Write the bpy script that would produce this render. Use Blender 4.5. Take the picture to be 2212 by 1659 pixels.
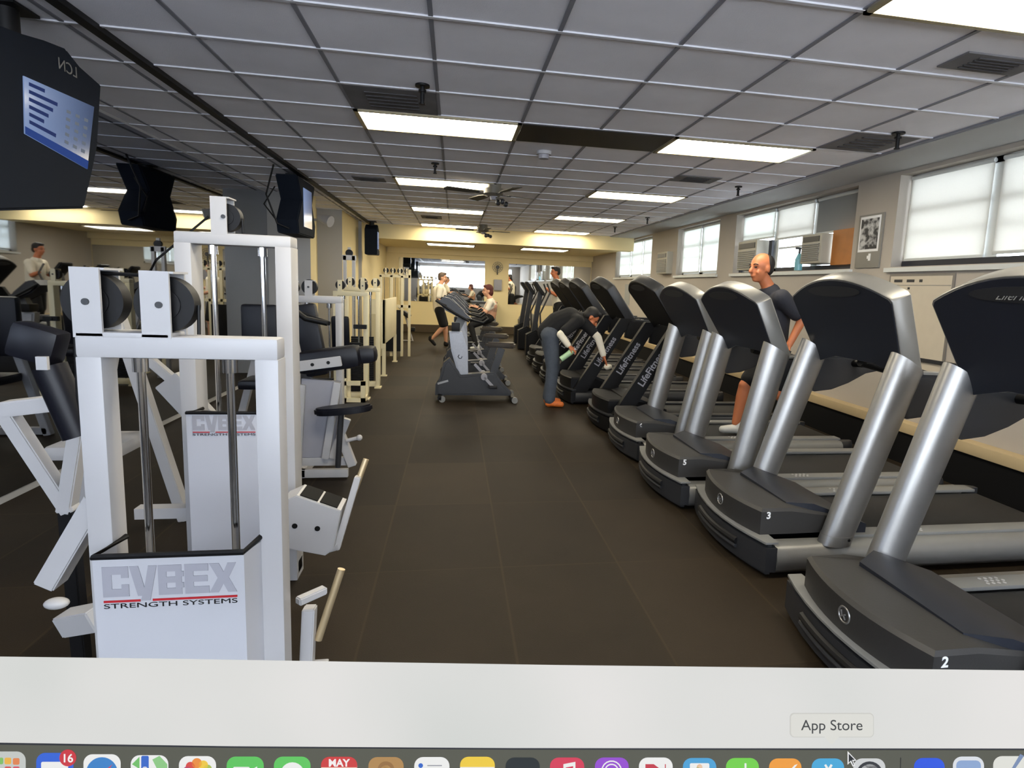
import bpy, bmesh, math, random
from mathutils import Vector, Matrix, Euler
random.seed(7)
for o in list(bpy.data.objects): bpy.data.objects.remove(o)
SC = bpy.context.scene
COL = SC.collection

# ------------------------------------------------------------------ camera
CAMH = 1.45
YAW, PITCH, ROLL = 0.17034171, -0.1329941, 0.03968292
_cy, _sy, _cp, _sp = math.cos(YAW), math.sin(YAW), math.cos(PITCH), math.sin(PITCH)
FW = Vector((_sy*_cp, _cy*_cp, _sp)); RT = Vector((_cy, -_sy, 0)); UP = RT.cross(FW)
R2 = RT*math.cos(ROLL)+UP*math.sin(ROLL); U2 = -RT*math.sin(ROLL)+UP*math.cos(ROLL)
cam = bpy.data.cameras.new('camera'); camo = bpy.data.objects.new('camera', cam); COL.objects.link(camo)
cam.sensor_width = 36; cam.lens = 1254.93/2212*36
cam.shift_x = (1106-1193.3)/2212; cam.shift_y = (789-829.5)/2212
cam.clip_start = 0.05; cam.clip_end = 200
_m = Matrix((R2, U2, -FW)).transposed().to_4x4(); _m.translation = Vector((0, 0, CAMH))
camo.matrix_world = _m
SC.camera = camo
# ------------------------------------------------------------------ world + exposure
W = bpy.data.worlds.new('world'); SC.world = W; W.use_nodes = True
_n = W.node_tree.nodes; _bg = _n['Background']
_bg.inputs[0].default_value = (0.90, 0.96, 1.0, 1); _bg.inputs[1].default_value = 9.0
SC.view_settings.view_transform = 'Standard'; SC.view_settings.look = 'None'
SC.view_settings.exposure = 0.0; SC.view_settings.gamma = 1.0; SC.view_settings.use_curve_mapping = False
LAMP = 21.0
FILLW = 215.0  # power of the fill light added behind the front wall

# ------------------------------------------------------------------ materials
def lin(c):
    c = c/255.0
    return c/12.92 if c <= 0.04045 else ((c+0.055)/1.055)**2.4
def L3(c): return (lin(c[0]), lin(c[1]), lin(c[2]), 1)
def mat(name, col, rough=0.5, metal=0.0, var=0.06, scale=12.0, bump=0.0, spec=0.5, aniso=0.0, coat=0.0):
    m = bpy.data.materials.new(name); m.use_nodes = True
    nt = m.node_tree; b = nt.nodes['Principled BSDF']
    b.inputs['Roughness'].default_value = rough; b.inputs['Metallic'].default_value = metal
    b.inputs['Specular IOR Level'].default_value = spec
    if coat: b.inputs['Coat Weight'].default_value = coat
    tc = nt.nodes.new('ShaderNodeTexCoord'); no = nt.nodes.new('ShaderNodeTexNoise')
    no.inputs['Scale'].default_value = scale; no.inputs['Detail'].default_value = 4
    nt.links.new(tc.outputs['Object'], no.inputs['Vector'])
    mr = nt.nodes.new('ShaderNodeMapRange'); mr.inputs['To Min'].default_value = 1-var; mr.inputs['To Max'].default_value = 1+var
    nt.links.new(no.outputs['Fac'], mr.inputs['Value'])
    mx = nt.nodes.new('ShaderNodeVectorMath'); mx.operation = 'SCALE'
    mx.inputs[0].default_value = L3(col)[:3]
    nt.links.new(mr.outputs[0], mx.inputs['Scale']); nt.links.new(mx.outputs[0], b.inputs['Base Color'])
    if bump:
        bp = nt.nodes.new('ShaderNodeBump'); bp.inputs['Strength'].default_value = bump; bp.inputs['Distance'].default_value = 0.005
        n2 = nt.nodes.new('ShaderNodeTexNoise'); n2.inputs['Scale'].default_value = scale*12
        nt.links.new(tc.outputs['Object'], n2.inputs['Vector'])
        nt.links.new(n2.outputs['Fac'], bp.inputs['Height']); nt.links.new(bp.outputs[0], b.inputs['Normal'])
    return m
def emis(name, col, strength=1.0):
    m = bpy.data.materials.new(name); m.use_nodes = True; nt = m.node_tree
    b = nt.nodes['Principled BSDF']; b.inputs['Base Color'].default_value = L3(col); b.inputs['Roughness'].default_value = 0.6
    b.inputs['Base Color'].default_value = (0.02, 0.02, 0.02, 1)
    b.inputs['Specular IOR Level'].default_value = 0.0
    b.inputs['Emission Color'].default_value = L3(col); b.inputs['Emission Strength'].default_value = strength
    return m
M = {}
M['white'] = mat('white_enamel', (178, 177, 178), 0.4, var=0.02, scale=4)
M['cream'] = mat('cream_enamel', (230, 218, 180), 0.4, var=0.03, scale=4)
M['black'] = mat('black_plastic', (10, 10, 12), 0.5, var=0.1, spec=0.3)
M['blackr'] = mat('black_rubber', (10, 10, 11), 0.75, var=0.1, spec=0.2)
M['vinyl'] = mat('navy_vinyl', (12, 13, 22), 0.42, var=0.08, spec=0.3)
M['charcoal'] = mat('charcoal_plastic', (44, 45, 48), 0.4, var=0.05, scale=8)
M['hood'] = mat('hood_plastic', (47, 46, 45), 0.5, var=0.06, scale=8, bump=0.08)
M['navy'] = mat('dark_console_plastic', (27, 31, 41), 0.45, var=0.05)
M['silver'] = mat('brushed_silver', (160, 159, 157), 0.38, metal=0.8, var=0.05, scale=30)
M['silverm'] = mat('silver_paint', (138, 137, 134), 0.38, metal=0.5, var=0.04, scale=20)
M['chrome'] = mat('chrome', (215, 216, 218), 0.12, metal=1.0, var=0.02)
M['grey'] = mat('grey_plastic', (120, 120, 118), 0.5)
M['lgrey'] = mat('light_grey_paint', (150, 150, 158), 0.5)
M['red'] = mat('red_paint', (178, 30, 38), 0.5)
M['letgrey'] = mat('grey_lettering', (158, 158, 166), 0.5)
M['blk'] = mat('black_ink', (12, 12, 14), 0.5)
M['whitep'] = mat('white_lettering', (235, 235, 235), 0.5)
M['belt'] = mat('running_belt', (15, 15, 17), 0.55, var=0.15, scale=40, bump=0.1)
M['wood'] = mat('plywood', (176, 112, 48), 0.5, var=0.25, scale=9)
M['brass'] = mat('worn_bar', (196, 176, 140), 0.35, metal=0.6, var=0.1)
M['wall'] = mat('wall_paint', (176, 168, 157), 0.75, var=0.03, scale=3, bump=0.1)
M['wallc'] = mat('wall_cream', (232, 214, 164), 0.75, var=0.03, scale=3, bump=0.1)
M['wallg'] = mat('wall_grey', (172, 172, 172), 0.75, var=0.04, scale=3, bump=0.1)
M['curb'] = mat('curb_tan', (190, 168, 128), 0.6, var=0.05)
M['frame'] = mat('window_frame_paint', (205, 208, 206), 0.5)
M['dframe'] = mat('dark_window_frame', (34, 38, 48), 0.5)
M['skin'] = mat('skin', (196, 118, 78), 0.5, var=0.05, scale=20)
M['skin2'] = mat('skin_light', (214, 160, 128), 0.5, var=0.05, scale=20)
M['hair'] = mat('black_hair', (22, 18, 17), 0.6, var=0.2, scale=60, bump=0.3)
M['hairr'] = mat('auburn_hair', (88, 36, 26), 0.6, var=0.2, scale=60, bump=0.3)
M['hairg'] = mat('brown_grey_hair', (92, 74, 60), 0.6, var=0.2, scale=60, bump=0.3)
M['tblack'] = mat('black_cloth', (11, 11, 14), 0.85, var=0.12, bump=0.2)
M['tnavy'] = mat('dark_grey_cloth', (40, 42, 52), 0.8, var=0.12, bump=0.2)
M['twhite'] = mat('white_cloth', (236, 228, 208), 0.8, var=0.04, bump=0.2)
M['jeans'] = mat('denim', (70, 77, 88), 0.8, var=0.25, scale=25, bump=0.3)
M['orange'] = mat('orange_shoe', (214, 110, 40), 0.6, var=0.3, scale=60)
M['shoe'] = mat('white_shoe', (205, 205, 200), 0.5, var=0.1)
M['green'] = mat('pale_green_bottle', (170, 205, 160), 0.35)
M['blueb'] = mat('pale_blue_bottle', (120, 178, 190), 0.3)

# ------------------------------------------------------------------ mesh helpers
class MB:
    def __init__(s): s.bm = bmesh.new(); s.mats = []
    def mi(s, m):
        if m is None: return 0
        if m not in s.mats: s.mats.append(m)
        return s.mats.index(m)
    def _fin(s, geom, M4, m):
        vs = [g for g in geom if isinstance(g, bmesh.types.BMVert)]
        bmesh.ops.transform(s.bm, matrix=M4, verts=vs)
        k = s.mi(m); fs = set(f for v in vs for f in v.link_faces)
        for f in fs: f.material_index = k
        return vs
    def box(s, c, d, rot=(0, 0, 0), m=None, bev=0.0):
        g = bmesh.ops.create_cube(s.bm, size=1.0)['verts']
        bmesh.ops.scale(s.bm, vec=d, verts=g)
        if bev:
            es = list(set(e for v in g for e in v.link_edges))
            r = bmesh.ops.bevel(s.bm, geom=es, offset=min(bev, min(d)*0.45), segments=2, affect='EDGES', profile=0.6)
            g = r['verts']
        return s._fin(g, Matrix.Translation(c) @ Euler(rot).to_matrix().to_4x4(), m)
    def b2(s, p0, p1, m=None, bev=0.0):
        c = [(a+b)/2 for a, b in zip(p0, p1)]; d = [abs(b-a) for a, b in zip(p0, p1)]
        return s.box(c, d, m=m, bev=bev)
    def cyl(s, p0, p1, r, r2=None, n=20, m=None, caps=True, sc=(1, 1)):
        p0 = Vector(p0); p1 = Vector(p1); d = p1-p0
        g = bmesh.ops.create_cone(s.bm, cap_ends=caps, segments=n, radius1=r, radius2=r if r2 is None else r2, depth=d.length)['verts']
        if sc != (1, 1): bmesh.ops.scale(s.bm, vec=(sc[0], sc[1], 1), verts=g)
        z = d.normalized(); up = Vector((0, 1, 0)) if abs(z.y) < 0.95 else Vector((1, 0, 0))
        x = up.cross(z).normalized() if True else None; y = z.cross(x)
        R = Matrix((x, y, z)).transposed().to_4x4()
        return s._fin(g, Matrix.Translation((p0+p1)/2) @ R, m)
    def beam(s, p0, p1, w, h, m=None, bev=0.004, side=(0, 1, 0)):
        # rectangular bar; w measured along 'side', h across
        p0 = Vector(p0); p1 = Vector(p1); d = p1-p0; z = d.normalized(); y = Vector(side)
        y = (y-z*y.dot(z)).normalized(); x = y.cross(z)
        g = bmesh.ops.create_cube(s.bm, size=1.0)['verts']
        bmesh.ops.scale(s.bm, vec=(h, w, d.length), verts=g)
        if bev:
            es = list(set(e for v in g for e in v.link_edges))
            g = bmesh.ops.bevel(s.bm, geom=es, offset=min(bev, w*0.4, h*0.4), segments=2, affect='EDGES')['verts']
        return s._fin(g, Matrix.Translation((p0+p1)/2) @ Matrix((x, y, z)).transposed().to_4x4(), m)
    def tube(s, pts, r, n=12, m=None):
        pts = [Vector(p) for p in pts]; rs = r if isinstance(r, (list, tuple)) else [r]*len(pts)
        rings = []; prev = None
        for i, p in enumerate(pts):
            t = (pts[min(i+1, len(pts)-1)]-pts[max(i-1, 0)]).normalized()
            a = (prev-t*prev.dot(t)) if prev is not None else (Vector((0, 0, 1)).cross(t) if abs(t.z) < 0.9 else Vector((1, 0, 0)).cross(t))
            a.normalize(); prev = a; b = t.cross(a)
            rings.append([s.bm.verts.new(p+(a*math.cos(2*math.pi*k/n)+b*math.sin(2*math.pi*k/n))*rs[i]) for k in range(n)])
        k_ = s.mi(m)
        for i in range(len(rings)-1):
            for k in range(n):
                f = s.bm.faces.new((rings[i][k], rings[i][(k+1) % n], rings[i+1][(k+1) % n], rings[i+1][k])); f.material_index = k_
        for rr in (rings[0][::-1], rings[-1]):
            f = s.bm.faces.new(rr); f.material_index = k_
    def sph(s, c, r, m=None, sc=(1, 1, 1), u=20, v=12):
        g = bmesh.ops.create_uvsphere(s.bm, u_segments=u, v_segments=v, radius=r)['verts']
        return s._fin(g, Matrix.Translation(c) @ Matrix.Diagonal((*sc, 1)), m)
    def prism(s, pts, axis, a, b, m=None, bev=0.0):
        # 2-D outline pts extruded along axis from a to b. axis 'y': pts=(x,z); 'x': (y,z); 'z': (x,y)
        def P(u, v, w): return {'y': (u, w, v), 'x': (w, u, v), 'z': (u, v, w)}[axis]
        A = [s.bm.verts.new(P(u, v, a)) for u, v in pts]; B = [s.bm.verts.new(P(u, v, b)) for u, v in pts]
        fs = [s.bm.faces.new(A), s.bm.faces.new(B[::-1])]
        n = len(pts)
        for i in range(n): fs.append(s.bm.faces.new((A[i], B[i], B[(i+1) % n], A[(i+1) % n])))
        bmesh.ops.recalc_face_normals(s.bm, faces=fs)
        k = s.mi(m)
        for f in fs: f.material_index = k
        if bev:
            es = list(set(e for f in fs[:2] for e in f.edges))
            r = bmesh.ops.bevel(s.bm, geom=es, offset=bev, segments=2, affect='EDGES')
            for f in r['faces']: f.material_index = k
        return A+B
    def loft(s, secs, m=None, cap=True):
        rings = [[s.bm.verts.new(p) for p in sec] for sec in secs]; k = s.mi(m); n = len(rings[0]); fs = []
        for i in range(len(rings)-1):
            for j in range(n): fs.append(s.bm.faces.new((rings[i][j], rings[i][(j+1) % n], rings[i+1][(j+1) % n], rings[i+1][j])))
        if cap: fs += [s.bm.faces.new(rings[0][::-1]), s.bm.faces.new(rings[-1])]
        bmesh.ops.recalc_face_normals(s.bm, faces=fs)
        for f in fs: f.material_index = k
    def obj(s, name, m=None, parent=None, loc=None, ang=38):
        me = bpy.data.meshes.new(name); s.bm.to_mesh(me); s.bm.free()
        if s.mats:
            for x in s.mats: me.materials.append(x)
            if m is not None and not len(me.materials): me.materials.append(m)
        else: me.materials.append(m)
        me.polygons.foreach_set('use_smooth', [True]*len(me.polygons))
        me.set_sharp_from_angle(angle=math.radians(ang))
        o = bpy.data.objects.new(name, me); COL.objects.link(o)
        if parent is not None: o.parent = parent
        if loc is not None: o.location = loc
        return o
def thing(name, label, cat, loc=(0, 0, 0), rz=0, group=None):
    o = bpy.data.objects.new(name, None); COL.objects.link(o); o.location = loc; o.rotation_euler = (0, 0, rz)
    o.empty_display_size = 0.1
    return tag(o, label, cat, group)
def tag(o, label, cat, group=None):
    o['label'] = label; o['category'] = cat
    if group: o['group'] = group
    return o
def struct(o): o['kind'] = 'structure'; return o
def kids(o): return [c for c in bpy.data.objects if c.parent == o]
def dup(root, loc=None, label=None, rz=None, parent=None):
    r = root.copy(); COL.objects.link(r)
    if parent is not None: r.parent = parent
    if loc is not None: r.location = loc
    if rz is not None: r.rotation_euler[2] = rz
    if label: r['label'] = label
    for c in kids(root): dup(c, parent=r)
    return r
def text(name, s, size, m, parent, origin, xdir, ydir, depth=0.002, align='CENTER', bold=0.0, sx=1.0, shear=0.0):
    cu = bpy.data.curves.new('t', 'FONT'); cu.body = s; cu.size = size; cu.align_x = align; cu.align_y = 'CENTER'
    cu.extrude = depth/2; cu.offset = bold; cu.shear = shear
    t = bpy.data.objects.new('t', cu); COL.objects.link(t)
    me = bpy.data.meshes.new_from_object(t.evaluated_get(bpy.context.evaluated_depsgraph_get()))
    bpy.data.objects.remove(t)
    x = Vector(xdir).normalized(); y = Vector(ydir).normalized(); z = x.cross(y)
    Mx = Matrix((x*sx, y, z)).transposed().to_4x4(); Mx.translation = Vector(origin)
    me.transform(Mx); me.name = name; me.materials.clear(); me.materials.append(m)
    o = bpy.data.objects.new(name, me); COL.objects.link(o); o.parent = parent
    return o
# ------------------------------------------------------------------ ROOM
ZC = 2.676; XR = 4.1; XL = -2.72; YB = 17.5; YN = -2.5; ZL = 2.42; YBM = 13.3
GX = lambda i: -1.9606+0.61*i
GY = lambda j: 2.951+0.53836*j
# floor
def floor_mat():
    m = bpy.data.materials.new('rubber_mat_floor'); m.use_nodes = True; nt = m.node_tree; N = nt.nodes; K = nt.links
    b = N['Principled BSDF']; tc = N.new('ShaderNodeTexCoord')
    sep = N.new('ShaderNodeSeparateXYZ'); K.new(tc.outputs['Object'], sep.inputs[0])
    def ma(op, a, b_, c=None):
        n = N.new('ShaderNodeMath'); n.operation = op
        for i, v in enumerate((a, b_, c)):
            if v is None: continue
            if isinstance(v, (int, float)): n.inputs[i].default_value = v
            else: K.new(v, n.inputs[i])
        return n.outputs[0]
    def cell(out, off, size):
        u = ma('DIVIDE', ma('SUBTRACT', out, off), size); fl = ma('FLOOR', u, 0); fr = ma('SUBTRACT', u, fl)
        d = ma('MULTIPLY', ma('MINIMUM', fr, ma('SUBTRACT', 1.0, fr)), size); return fl, d
    fx, dx = cell(sep.outputs[0], -0.355, 0.62); 
    fy, dy = cell(sep.outputs[1], 0.15, 0.90); dy = ma('ADD', dy, 0.0022)
    cmb = N.new('ShaderNodeCombineXYZ'); K.new(fx, cmb.inputs[0]); K.new(fy, cmb.inputs[1])
    wn = N.new('ShaderNodeTexWhiteNoise'); wn.noise_dimensions = '2D'; K.new(cmb.outputs[0], wn.inputs['Vector'])
    n1 = N.new('ShaderNodeTexNoise'); n1.inputs['Scale'].default_value = 2.2; n1.inputs['Detail'].default_value = 8; n1.inputs['Roughness'].default_value = 0.65
    K.new(tc.outputs['Object'], n1.inputs['Vector'])
    n2 = N.new('ShaderNodeTexNoise'); n2.inputs['Scale'].default_value = 240; K.new(tc.outputs['Object'], n2.inputs['Vector'])
    d = ma('MINIMUM', dx, dy)
    nw = ma('MULTIPLY', ma('SUBTRACT', n1.outputs['Fac'], 0.5), 0.012)
    seam = N.new('ShaderNodeMapRange'); seam.inputs['From Min'].default_value = 0.003; seam.inputs['From Max'].default_value = 0.008
    seam.inputs['To Min'].default_value = 1; seam.inputs['To Max'].default_value = 0
    K.new(ma('ADD', d, nw), seam.inputs['Value'])
    v = ma('ADD', ma('MULTIPLY', wn.outputs['Value'], 0.7), ma('MULTIPLY', n1.outputs['Fac'], 0.9))
    v = ma('ADD', v, ma('MULTIPLY', ma('SUBTRACT', n2.outputs['Fac'], 0.5), 0.4))
    rmp = N.new('ShaderNodeMapRange'); rmp.inputs['From Min'].default_value = 0.2; rmp.inputs['From Max'].default_value = 1.3
    rmp.inputs['To Min'].default_value = 0.55; rmp.inputs['To Max'].default_value = 1.6; K.new(v, rmp.inputs['Value'])
    sc = N.new('ShaderNodeVectorMath'); sc.operation = 'SCALE'; sc.inputs[0].default_value = L3((34, 27, 18))[:3]; K.new(rmp.outputs[0], sc.inputs['Scale'])
    mx = N.new('ShaderNodeMix'); mx.data_type = 'RGBA'; K.new(ma('MULTIPLY', seam.outputs[0], 0.55), mx.inputs['Factor'])
    K.new(sc.outputs[0], mx.inputs[6]); mx.inputs[7].default_value = L3((58, 47, 31)); K.new(mx.outputs[2], b.inputs['Base Color'])
    b.inputs['Roughness'].default_value = 0.62; b.inputs['Specular IOR Level'].default_value = 0.16
    bp = N.new('ShaderNodeBump'); bp.inputs['Strength'].default_value = 0.25; bp.inputs['Distance'].default_value = 0.004
    K.new(n2.outputs['Fac'], bp.inputs['Height']); K.new(bp.outputs[0], b.inputs['Normal'])
    return m
def ceil_mat():
    m = bpy.data.materials.new('ceiling_tiles'); m.use_nodes = True; nt = m.node_tree; N = nt.nodes; K = nt.links
    b = N['Principled BSDF']; tc = N.new('ShaderNodeTexCoord')
    n1 = N.new('ShaderNodeTexNoise'); n1.inputs['Scale'].default_value = 160; K.new(tc.outputs['Object'], n1.inputs['Vector'])
    n3 = N.new('ShaderNodeTexNoise'); n3.inputs['Scale'].default_value = 1.4; n3.inputs['Detail'].default_value = 5; K.new(tc.outputs['Object'], n3.inputs['Vector'])
    mr = N.new('ShaderNodeMapRange'); mr.inputs['From Min'].default_value = 0.3; mr.inputs['From Max'].default_value = 0.7
    mr.inputs['To Min'].default_value = 0.9; mr.inputs['To Max'].default_value = 1.06; K.new(n3.outputs['Fac'], mr.inputs['Value'])
    sc = N.new('ShaderNodeVectorMath'); sc.operation = 'SCALE'; sc.inputs[0].default_value = L3((240, 239, 246))[:3]; K.new(mr.outputs[0], sc.inputs['Scale'])
    K.new(sc.outputs[0], b.inputs['Base Color']); b.inputs['Roughness'].default_value = 0.9; b.inputs['Specular IOR Level'].default_value = 0.1
    bp = N.new('ShaderNodeBump'); bp.inputs['Strength'].default_value = 0.3; bp.inputs['Distance'].default_value = 0.004
    K.new(n1.outputs['Fac'], bp.inputs['Height']); K.new(bp.outputs[0], b.inputs['Normal'])
    return m
FLM = floor_mat(); CLM = ceil_mat()
b = MB(); b.b2((XL-0.3, YN-0.2, -0.12), (XR+0.3, YB+0.3, 0)); struct(b.obj('floor', FLM))
# ceiling slab and grid tees
b = MB(); b.b2((XL-0.3, YN-0.2, ZC), (XR+0.35, YB+0.3, ZC+0.12)); struct(b.obj('ceiling', CLM))
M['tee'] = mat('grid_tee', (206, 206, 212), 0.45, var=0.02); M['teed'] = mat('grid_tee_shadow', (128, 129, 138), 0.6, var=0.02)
b = MB()
for i in range(-2, 10):
    x = GX(i)
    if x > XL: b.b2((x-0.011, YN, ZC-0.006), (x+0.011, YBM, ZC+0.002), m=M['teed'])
for j in range(-10, 20):
    y = GY(j)
    if YN < y < YBM: b.b2((XL, y-0.011, ZC-0.008), (GX(9), y+0.011, ZC+0.002), m=M['tee'])
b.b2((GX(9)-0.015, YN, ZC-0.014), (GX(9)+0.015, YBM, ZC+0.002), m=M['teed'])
struct(b.obj('trim_1', None))
# smooth plaster margin along the window wall
b = MB(); b.b2((GX(9)+0.015, YN, ZC-0.02), (XR, YBM, ZC+0.002)); struct(b.obj('trim_2', M['wallg']))
# black track that carries the televisions
b = MB(); b.b2((-1.85, YN, ZC-0.03), (-1.79, YBM+0.2, ZC-0.001)); struct(b.obj('trim_3', M['black']))
# far beam and low ceiling behind it
b = MB(); b.b2((-2.2, YBM, ZL-0.06), (XR, YBM+0.35, ZC)); b.b2((-2.2, YBM+0.3, ZL), (XR, YB, ZL+0.1)); struct(b.obj('wall_beam', M['wallc']))
b = MB(); b.b2((-1.9, YB-0.16, 2.26), (XR, YB, ZL)); struct(b.obj('trim_4', M['wallc']))
# walls
b = MB(); b.b2((-2.3, YB, 0), (XR+0.3, YB+0.15, ZC)); struct(b.obj('wall_back', M['wallc']))
b = MB(); b.b2((XL-0.3, YN-0.15, 0), (XR+0.3, YN, 1.2)); b.b2((XL-0.3, YN-0.15, 2.5), (XR+0.3, YN, ZC)); b.b2((XL-0.3, YN-0.15, 1.2), (-2.2, YN, 2.5)); b.b2((3.6, YN-0.15, 1.2), (XR+0.3, YN, 2.5)); struct(b.obj('wall_front', M['wall']))
b = MB(); b.b2((XL-0.15, YN, 0), (XL, 9.25, ZC))
b.b2((XL-0.15, 9.25, 0), (-2.12, 9.62, ZC)); b.b2((XL-0.15, 9.62, 0), (-2.45, 11.2, ZC)); b.b2((XL-0.15, 11.2, 0), (-2.02, 13.0, ZC)); b.b2((XL-0.15, 13.0, 0), (-1.95, YB, ZC))
for f in b.bm.faces: f.material_index = 0
b.mats = [M['wallg'], M['wallc']]
b.bm.normal_update()
for f in b.bm.faces:
    if f.normal.x > 0.5 and f.calc_center_median().x > XL+0.1: f.material_index = 1  # lit look of the aisle-facing pillar sides put into their cream colour
struct(b.obj('wall_left', None))
# right wall with openings
ZS, ZT = 1.77, 2.62
OP = [(2.2, 5.02), (5.6, 8.25), (8.8, 10.55), (12.0, 14.8)]
b = MB(); b.b2((XR, YN, 0), (XR+0.25, YB+0.15, ZS)); b.b2((XR, YN, ZT), (XR+0.25, YB+0.15, ZC))
e = [YN]+[v for o_ in OP for v in o_]+[YB+0.15]
for i in range(0, len(e), 2): b.b2((XR, e[i], ZS), (XR+0.25, e[i+1], ZT))
struct(b.obj('wall_right', M['wall']))
# skirting: tan ledge over a dark rubber base
b = MB(); b.b2((XR-0.12, YN, 0.285), (XR+0.01, YB, 0.375), m=M['curb'], bev=0.008)
b.b2((XR-0.10, YN, 0), (XR+0.01, YB, 0.285), m=M['blackr']); struct(b.obj('baseboard_right', None))
b = MB(); b.b2((-1.95, YB-0.02, 0), (XR-0.12, YB+0.01, 0.22)); struct(b.obj('baseboard_back', mat('brown_base', (70, 58, 40), 0.7)))
# windows
GL = bpy.data.materials.new('window_glass'); GL.use_nodes = True
_nt = GL.node_tree; _nt.nodes.clear(); _o = _nt.nodes.new('ShaderNodeOutputMaterial'); _t = _nt.nodes.new('ShaderNodeBsdfTransparent'); _g = _nt.nodes.new('ShaderNodeBsdfGlossy')
_x = _nt.nodes.new('ShaderNodeMixShader'); _x.inputs[0].default_value = 0.07; _g.inputs['Roughness'].default_value = 0.02; _t.inputs[0].default_value = (0.96, 0.97, 1, 1)
_nt.links.new(_t.outputs[0], _x.inputs[1]); _nt.links.new(_g.outputs[0], _x.inputs[2]); _nt.links.new(_x.outputs[0], _o.inputs[0])
def blind_mat(name, col, tr):
    m = bpy.data.materials.new(name); m.use_nodes = True; nt = m.node_tree; nt.nodes.clear()
    o = nt.nodes.new('ShaderNodeOutputMaterial'); d = nt.nodes.new('ShaderNodeBsdfDiffuse'); t = nt.nodes.new('ShaderNodeBsdfTranslucent'); x = nt.nodes.new('ShaderNodeMixShader')
    w = nt.nodes.new('ShaderNodeTexNoise'); w.inputs['Scale'].default_value = 200; tc = nt.nodes.new('ShaderNodeTexCoord'); nt.links.new(tc.outputs['Object'], w.inputs['Vector'])
    mr = nt.nodes.new('ShaderNodeMapRange'); mr.inputs['To Min'].default_value = 0.93; mr.inputs['To Max'].default_value = 1.0; nt.links.new(w.outputs['Fac'], mr.inputs['Value'])
    sc = nt.nodes.new('ShaderNodeVectorMath'); sc.operation = 'SCALE'; sc.inputs[0].default_value = L3(col)[:3]; nt.links.new(mr.outputs[0], sc.inputs['Scale'])
    nt.links.new(sc.outputs[0], d.inputs[0]); nt.links.new(sc.outputs[0], t.inputs[0]); x.inputs[0].default_value = tr
    nt.links.new(d.outputs[0], x.inputs[1]); nt.links.new(t.outputs[0], x.inputs[2]); nt.links.new(x.outputs[0], o.inputs[0]); return m
BL = blind_mat('roller_shade_fabric', (228, 227, 222), 0.42); BLG = blind_mat('grey_shade_fabric', (150, 152, 152), 0.06); BLB = blind_mat('thin_shade_fabric', (236, 238, 234), 0.45)
for k, (y0, y1) in enumerate(OP):
    w = bpy.data.objects.new('window_%d' % (k+1), None); COL.objects.link(w); w['kind'] = 'structure'; w.location = (XR+0.16, (y0+y1)/2, ZS)
    cy = (y0+y1)/2
    divs = {0: [4.1], 1: [6.45, 7.32], 2: [9.7], 3: [12.9, 13.8]}[k]
    b = MB(); x = 0
    b.b2((-0.03, y0-cy, 0), (0.03, y1-cy, 0.05)); b.b2((-0.03, y0-cy, ZT-ZS-0.05), (0.03, y1-cy, ZT-ZS))
    for yy in [y0+0.025]+divs+[y1-0.025]:
        ww = 0.06 if yy in divs else 0.025
        b.b2((-0.03, yy-cy-ww, 0), (0.03, yy-cy+ww, ZT-ZS))
    b.b2((-0.02, y0-cy, 0.50), (0.02, y1-cy, 0.545)); b.b2((-0.02, y0-cy, 0.30), (0.02, y1-cy, 0.325))
    b.obj('window_frame', M['frame'], w)
    b = MB(); b.b2((0.0, y0-cy, 0.02), (0.006, y1-cy, ZT-ZS-0.02)); b.obj('pane', GL, w)
    b = MB(); b.b2((-0.20, y0-cy-0.04, -0.05), (-0.155, y1-cy+0.04, -0.01)); b.b2((-0.16, y0-cy+0.002, -0.02), (0.03, y1-cy-0.002, 0.0)); b.obj('window_sill', M['frame'], w)
w = bpy.data.objects.new('window_5', None); COL.objects.link(w); w['kind'] = 'structure'; w.location = (0.7, YN-0.08, 1.2)  # unseen window, added to brighten the near machines and ceiling
b = MB(); b.b2((-2.9, -0.03, 0), (2.9, 0.03, 0.05)); b.b2((-2.9, -0.03, 1.25), (2.9, 0.03, 1.3)); b.b2((-2.9, -0.02, 0.62), (2.9, 0.02, 0.66))
for k in range(6): b.b2((-2.9+k*1.15, -0.03, 0), (-2.85+k*1.15, 0.03, 1.3))
b.obj('window_frame', M['frame'], w)
b = MB(); b.b2((-2.88, 0.0, 0.03), (2.88, 0.006, 1.27)); b.obj('pane', GL, w)
_l = bpy.data.lights.new('added_fill_light', 'AREA'); _l.shape = 'RECTANGLE'; _l.size = 5.7; _l.size_y = 1.25; _l.energy = FILLW; _l.color = (0.86, 0.93, 1.0)  # fill lamp added outside the made-up front window
_lo = bpy.data.objects.new('added_fill_light', _l); COL.objects.link(_lo); _lo.location = (0.7, YN-0.25, 1.85); _lo.rotation_euler = (math.pi/2+0.3, 0, 0)
def shade(y0, y1, z0, lab, m, x=XR+0.108):
    t = thing('roller_shade', lab, 'window shade', (x, (y0+y1)/2, z0))
    h = 2.60-z0; w = (y1-y0)/2
    b = MB(); b.b2((-0.001, -w, 0.0), (0.002, w, h)); b.obj('shade_fabric', m, t)
    b = MB(); b.cyl((0, -w, h-0.01), (0, w, h-0.01), 0.018, n=10); b.obj('roller_tube', M['frame'], t)
    b = MB(); b.b2((-0.006, -w, -0.012), (0.007, w, 0.012), bev=0.003); b.obj('bottom_bar', M['frame'], t)
shade(4.14, 4.99, 1.84, 'pale roller shade over the window just right of the framed poster', BL)
shade(2.25, 4.06, 1.86, 'pale roller shade at the right edge of the photo, beyond the mullion', BL)
shade(5.64, 6.42, 2.20, 'short grey shade above the air conditioner with the orange wood panel', BLG)
shade(6.48, 7.29, 2.20, 'half lowered shade above the uncovered bright window pane', BL)
shade(7.35, 8.22, 2.24, 'half lowered shade above the air conditioner behind the walking man', BLB)
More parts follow.
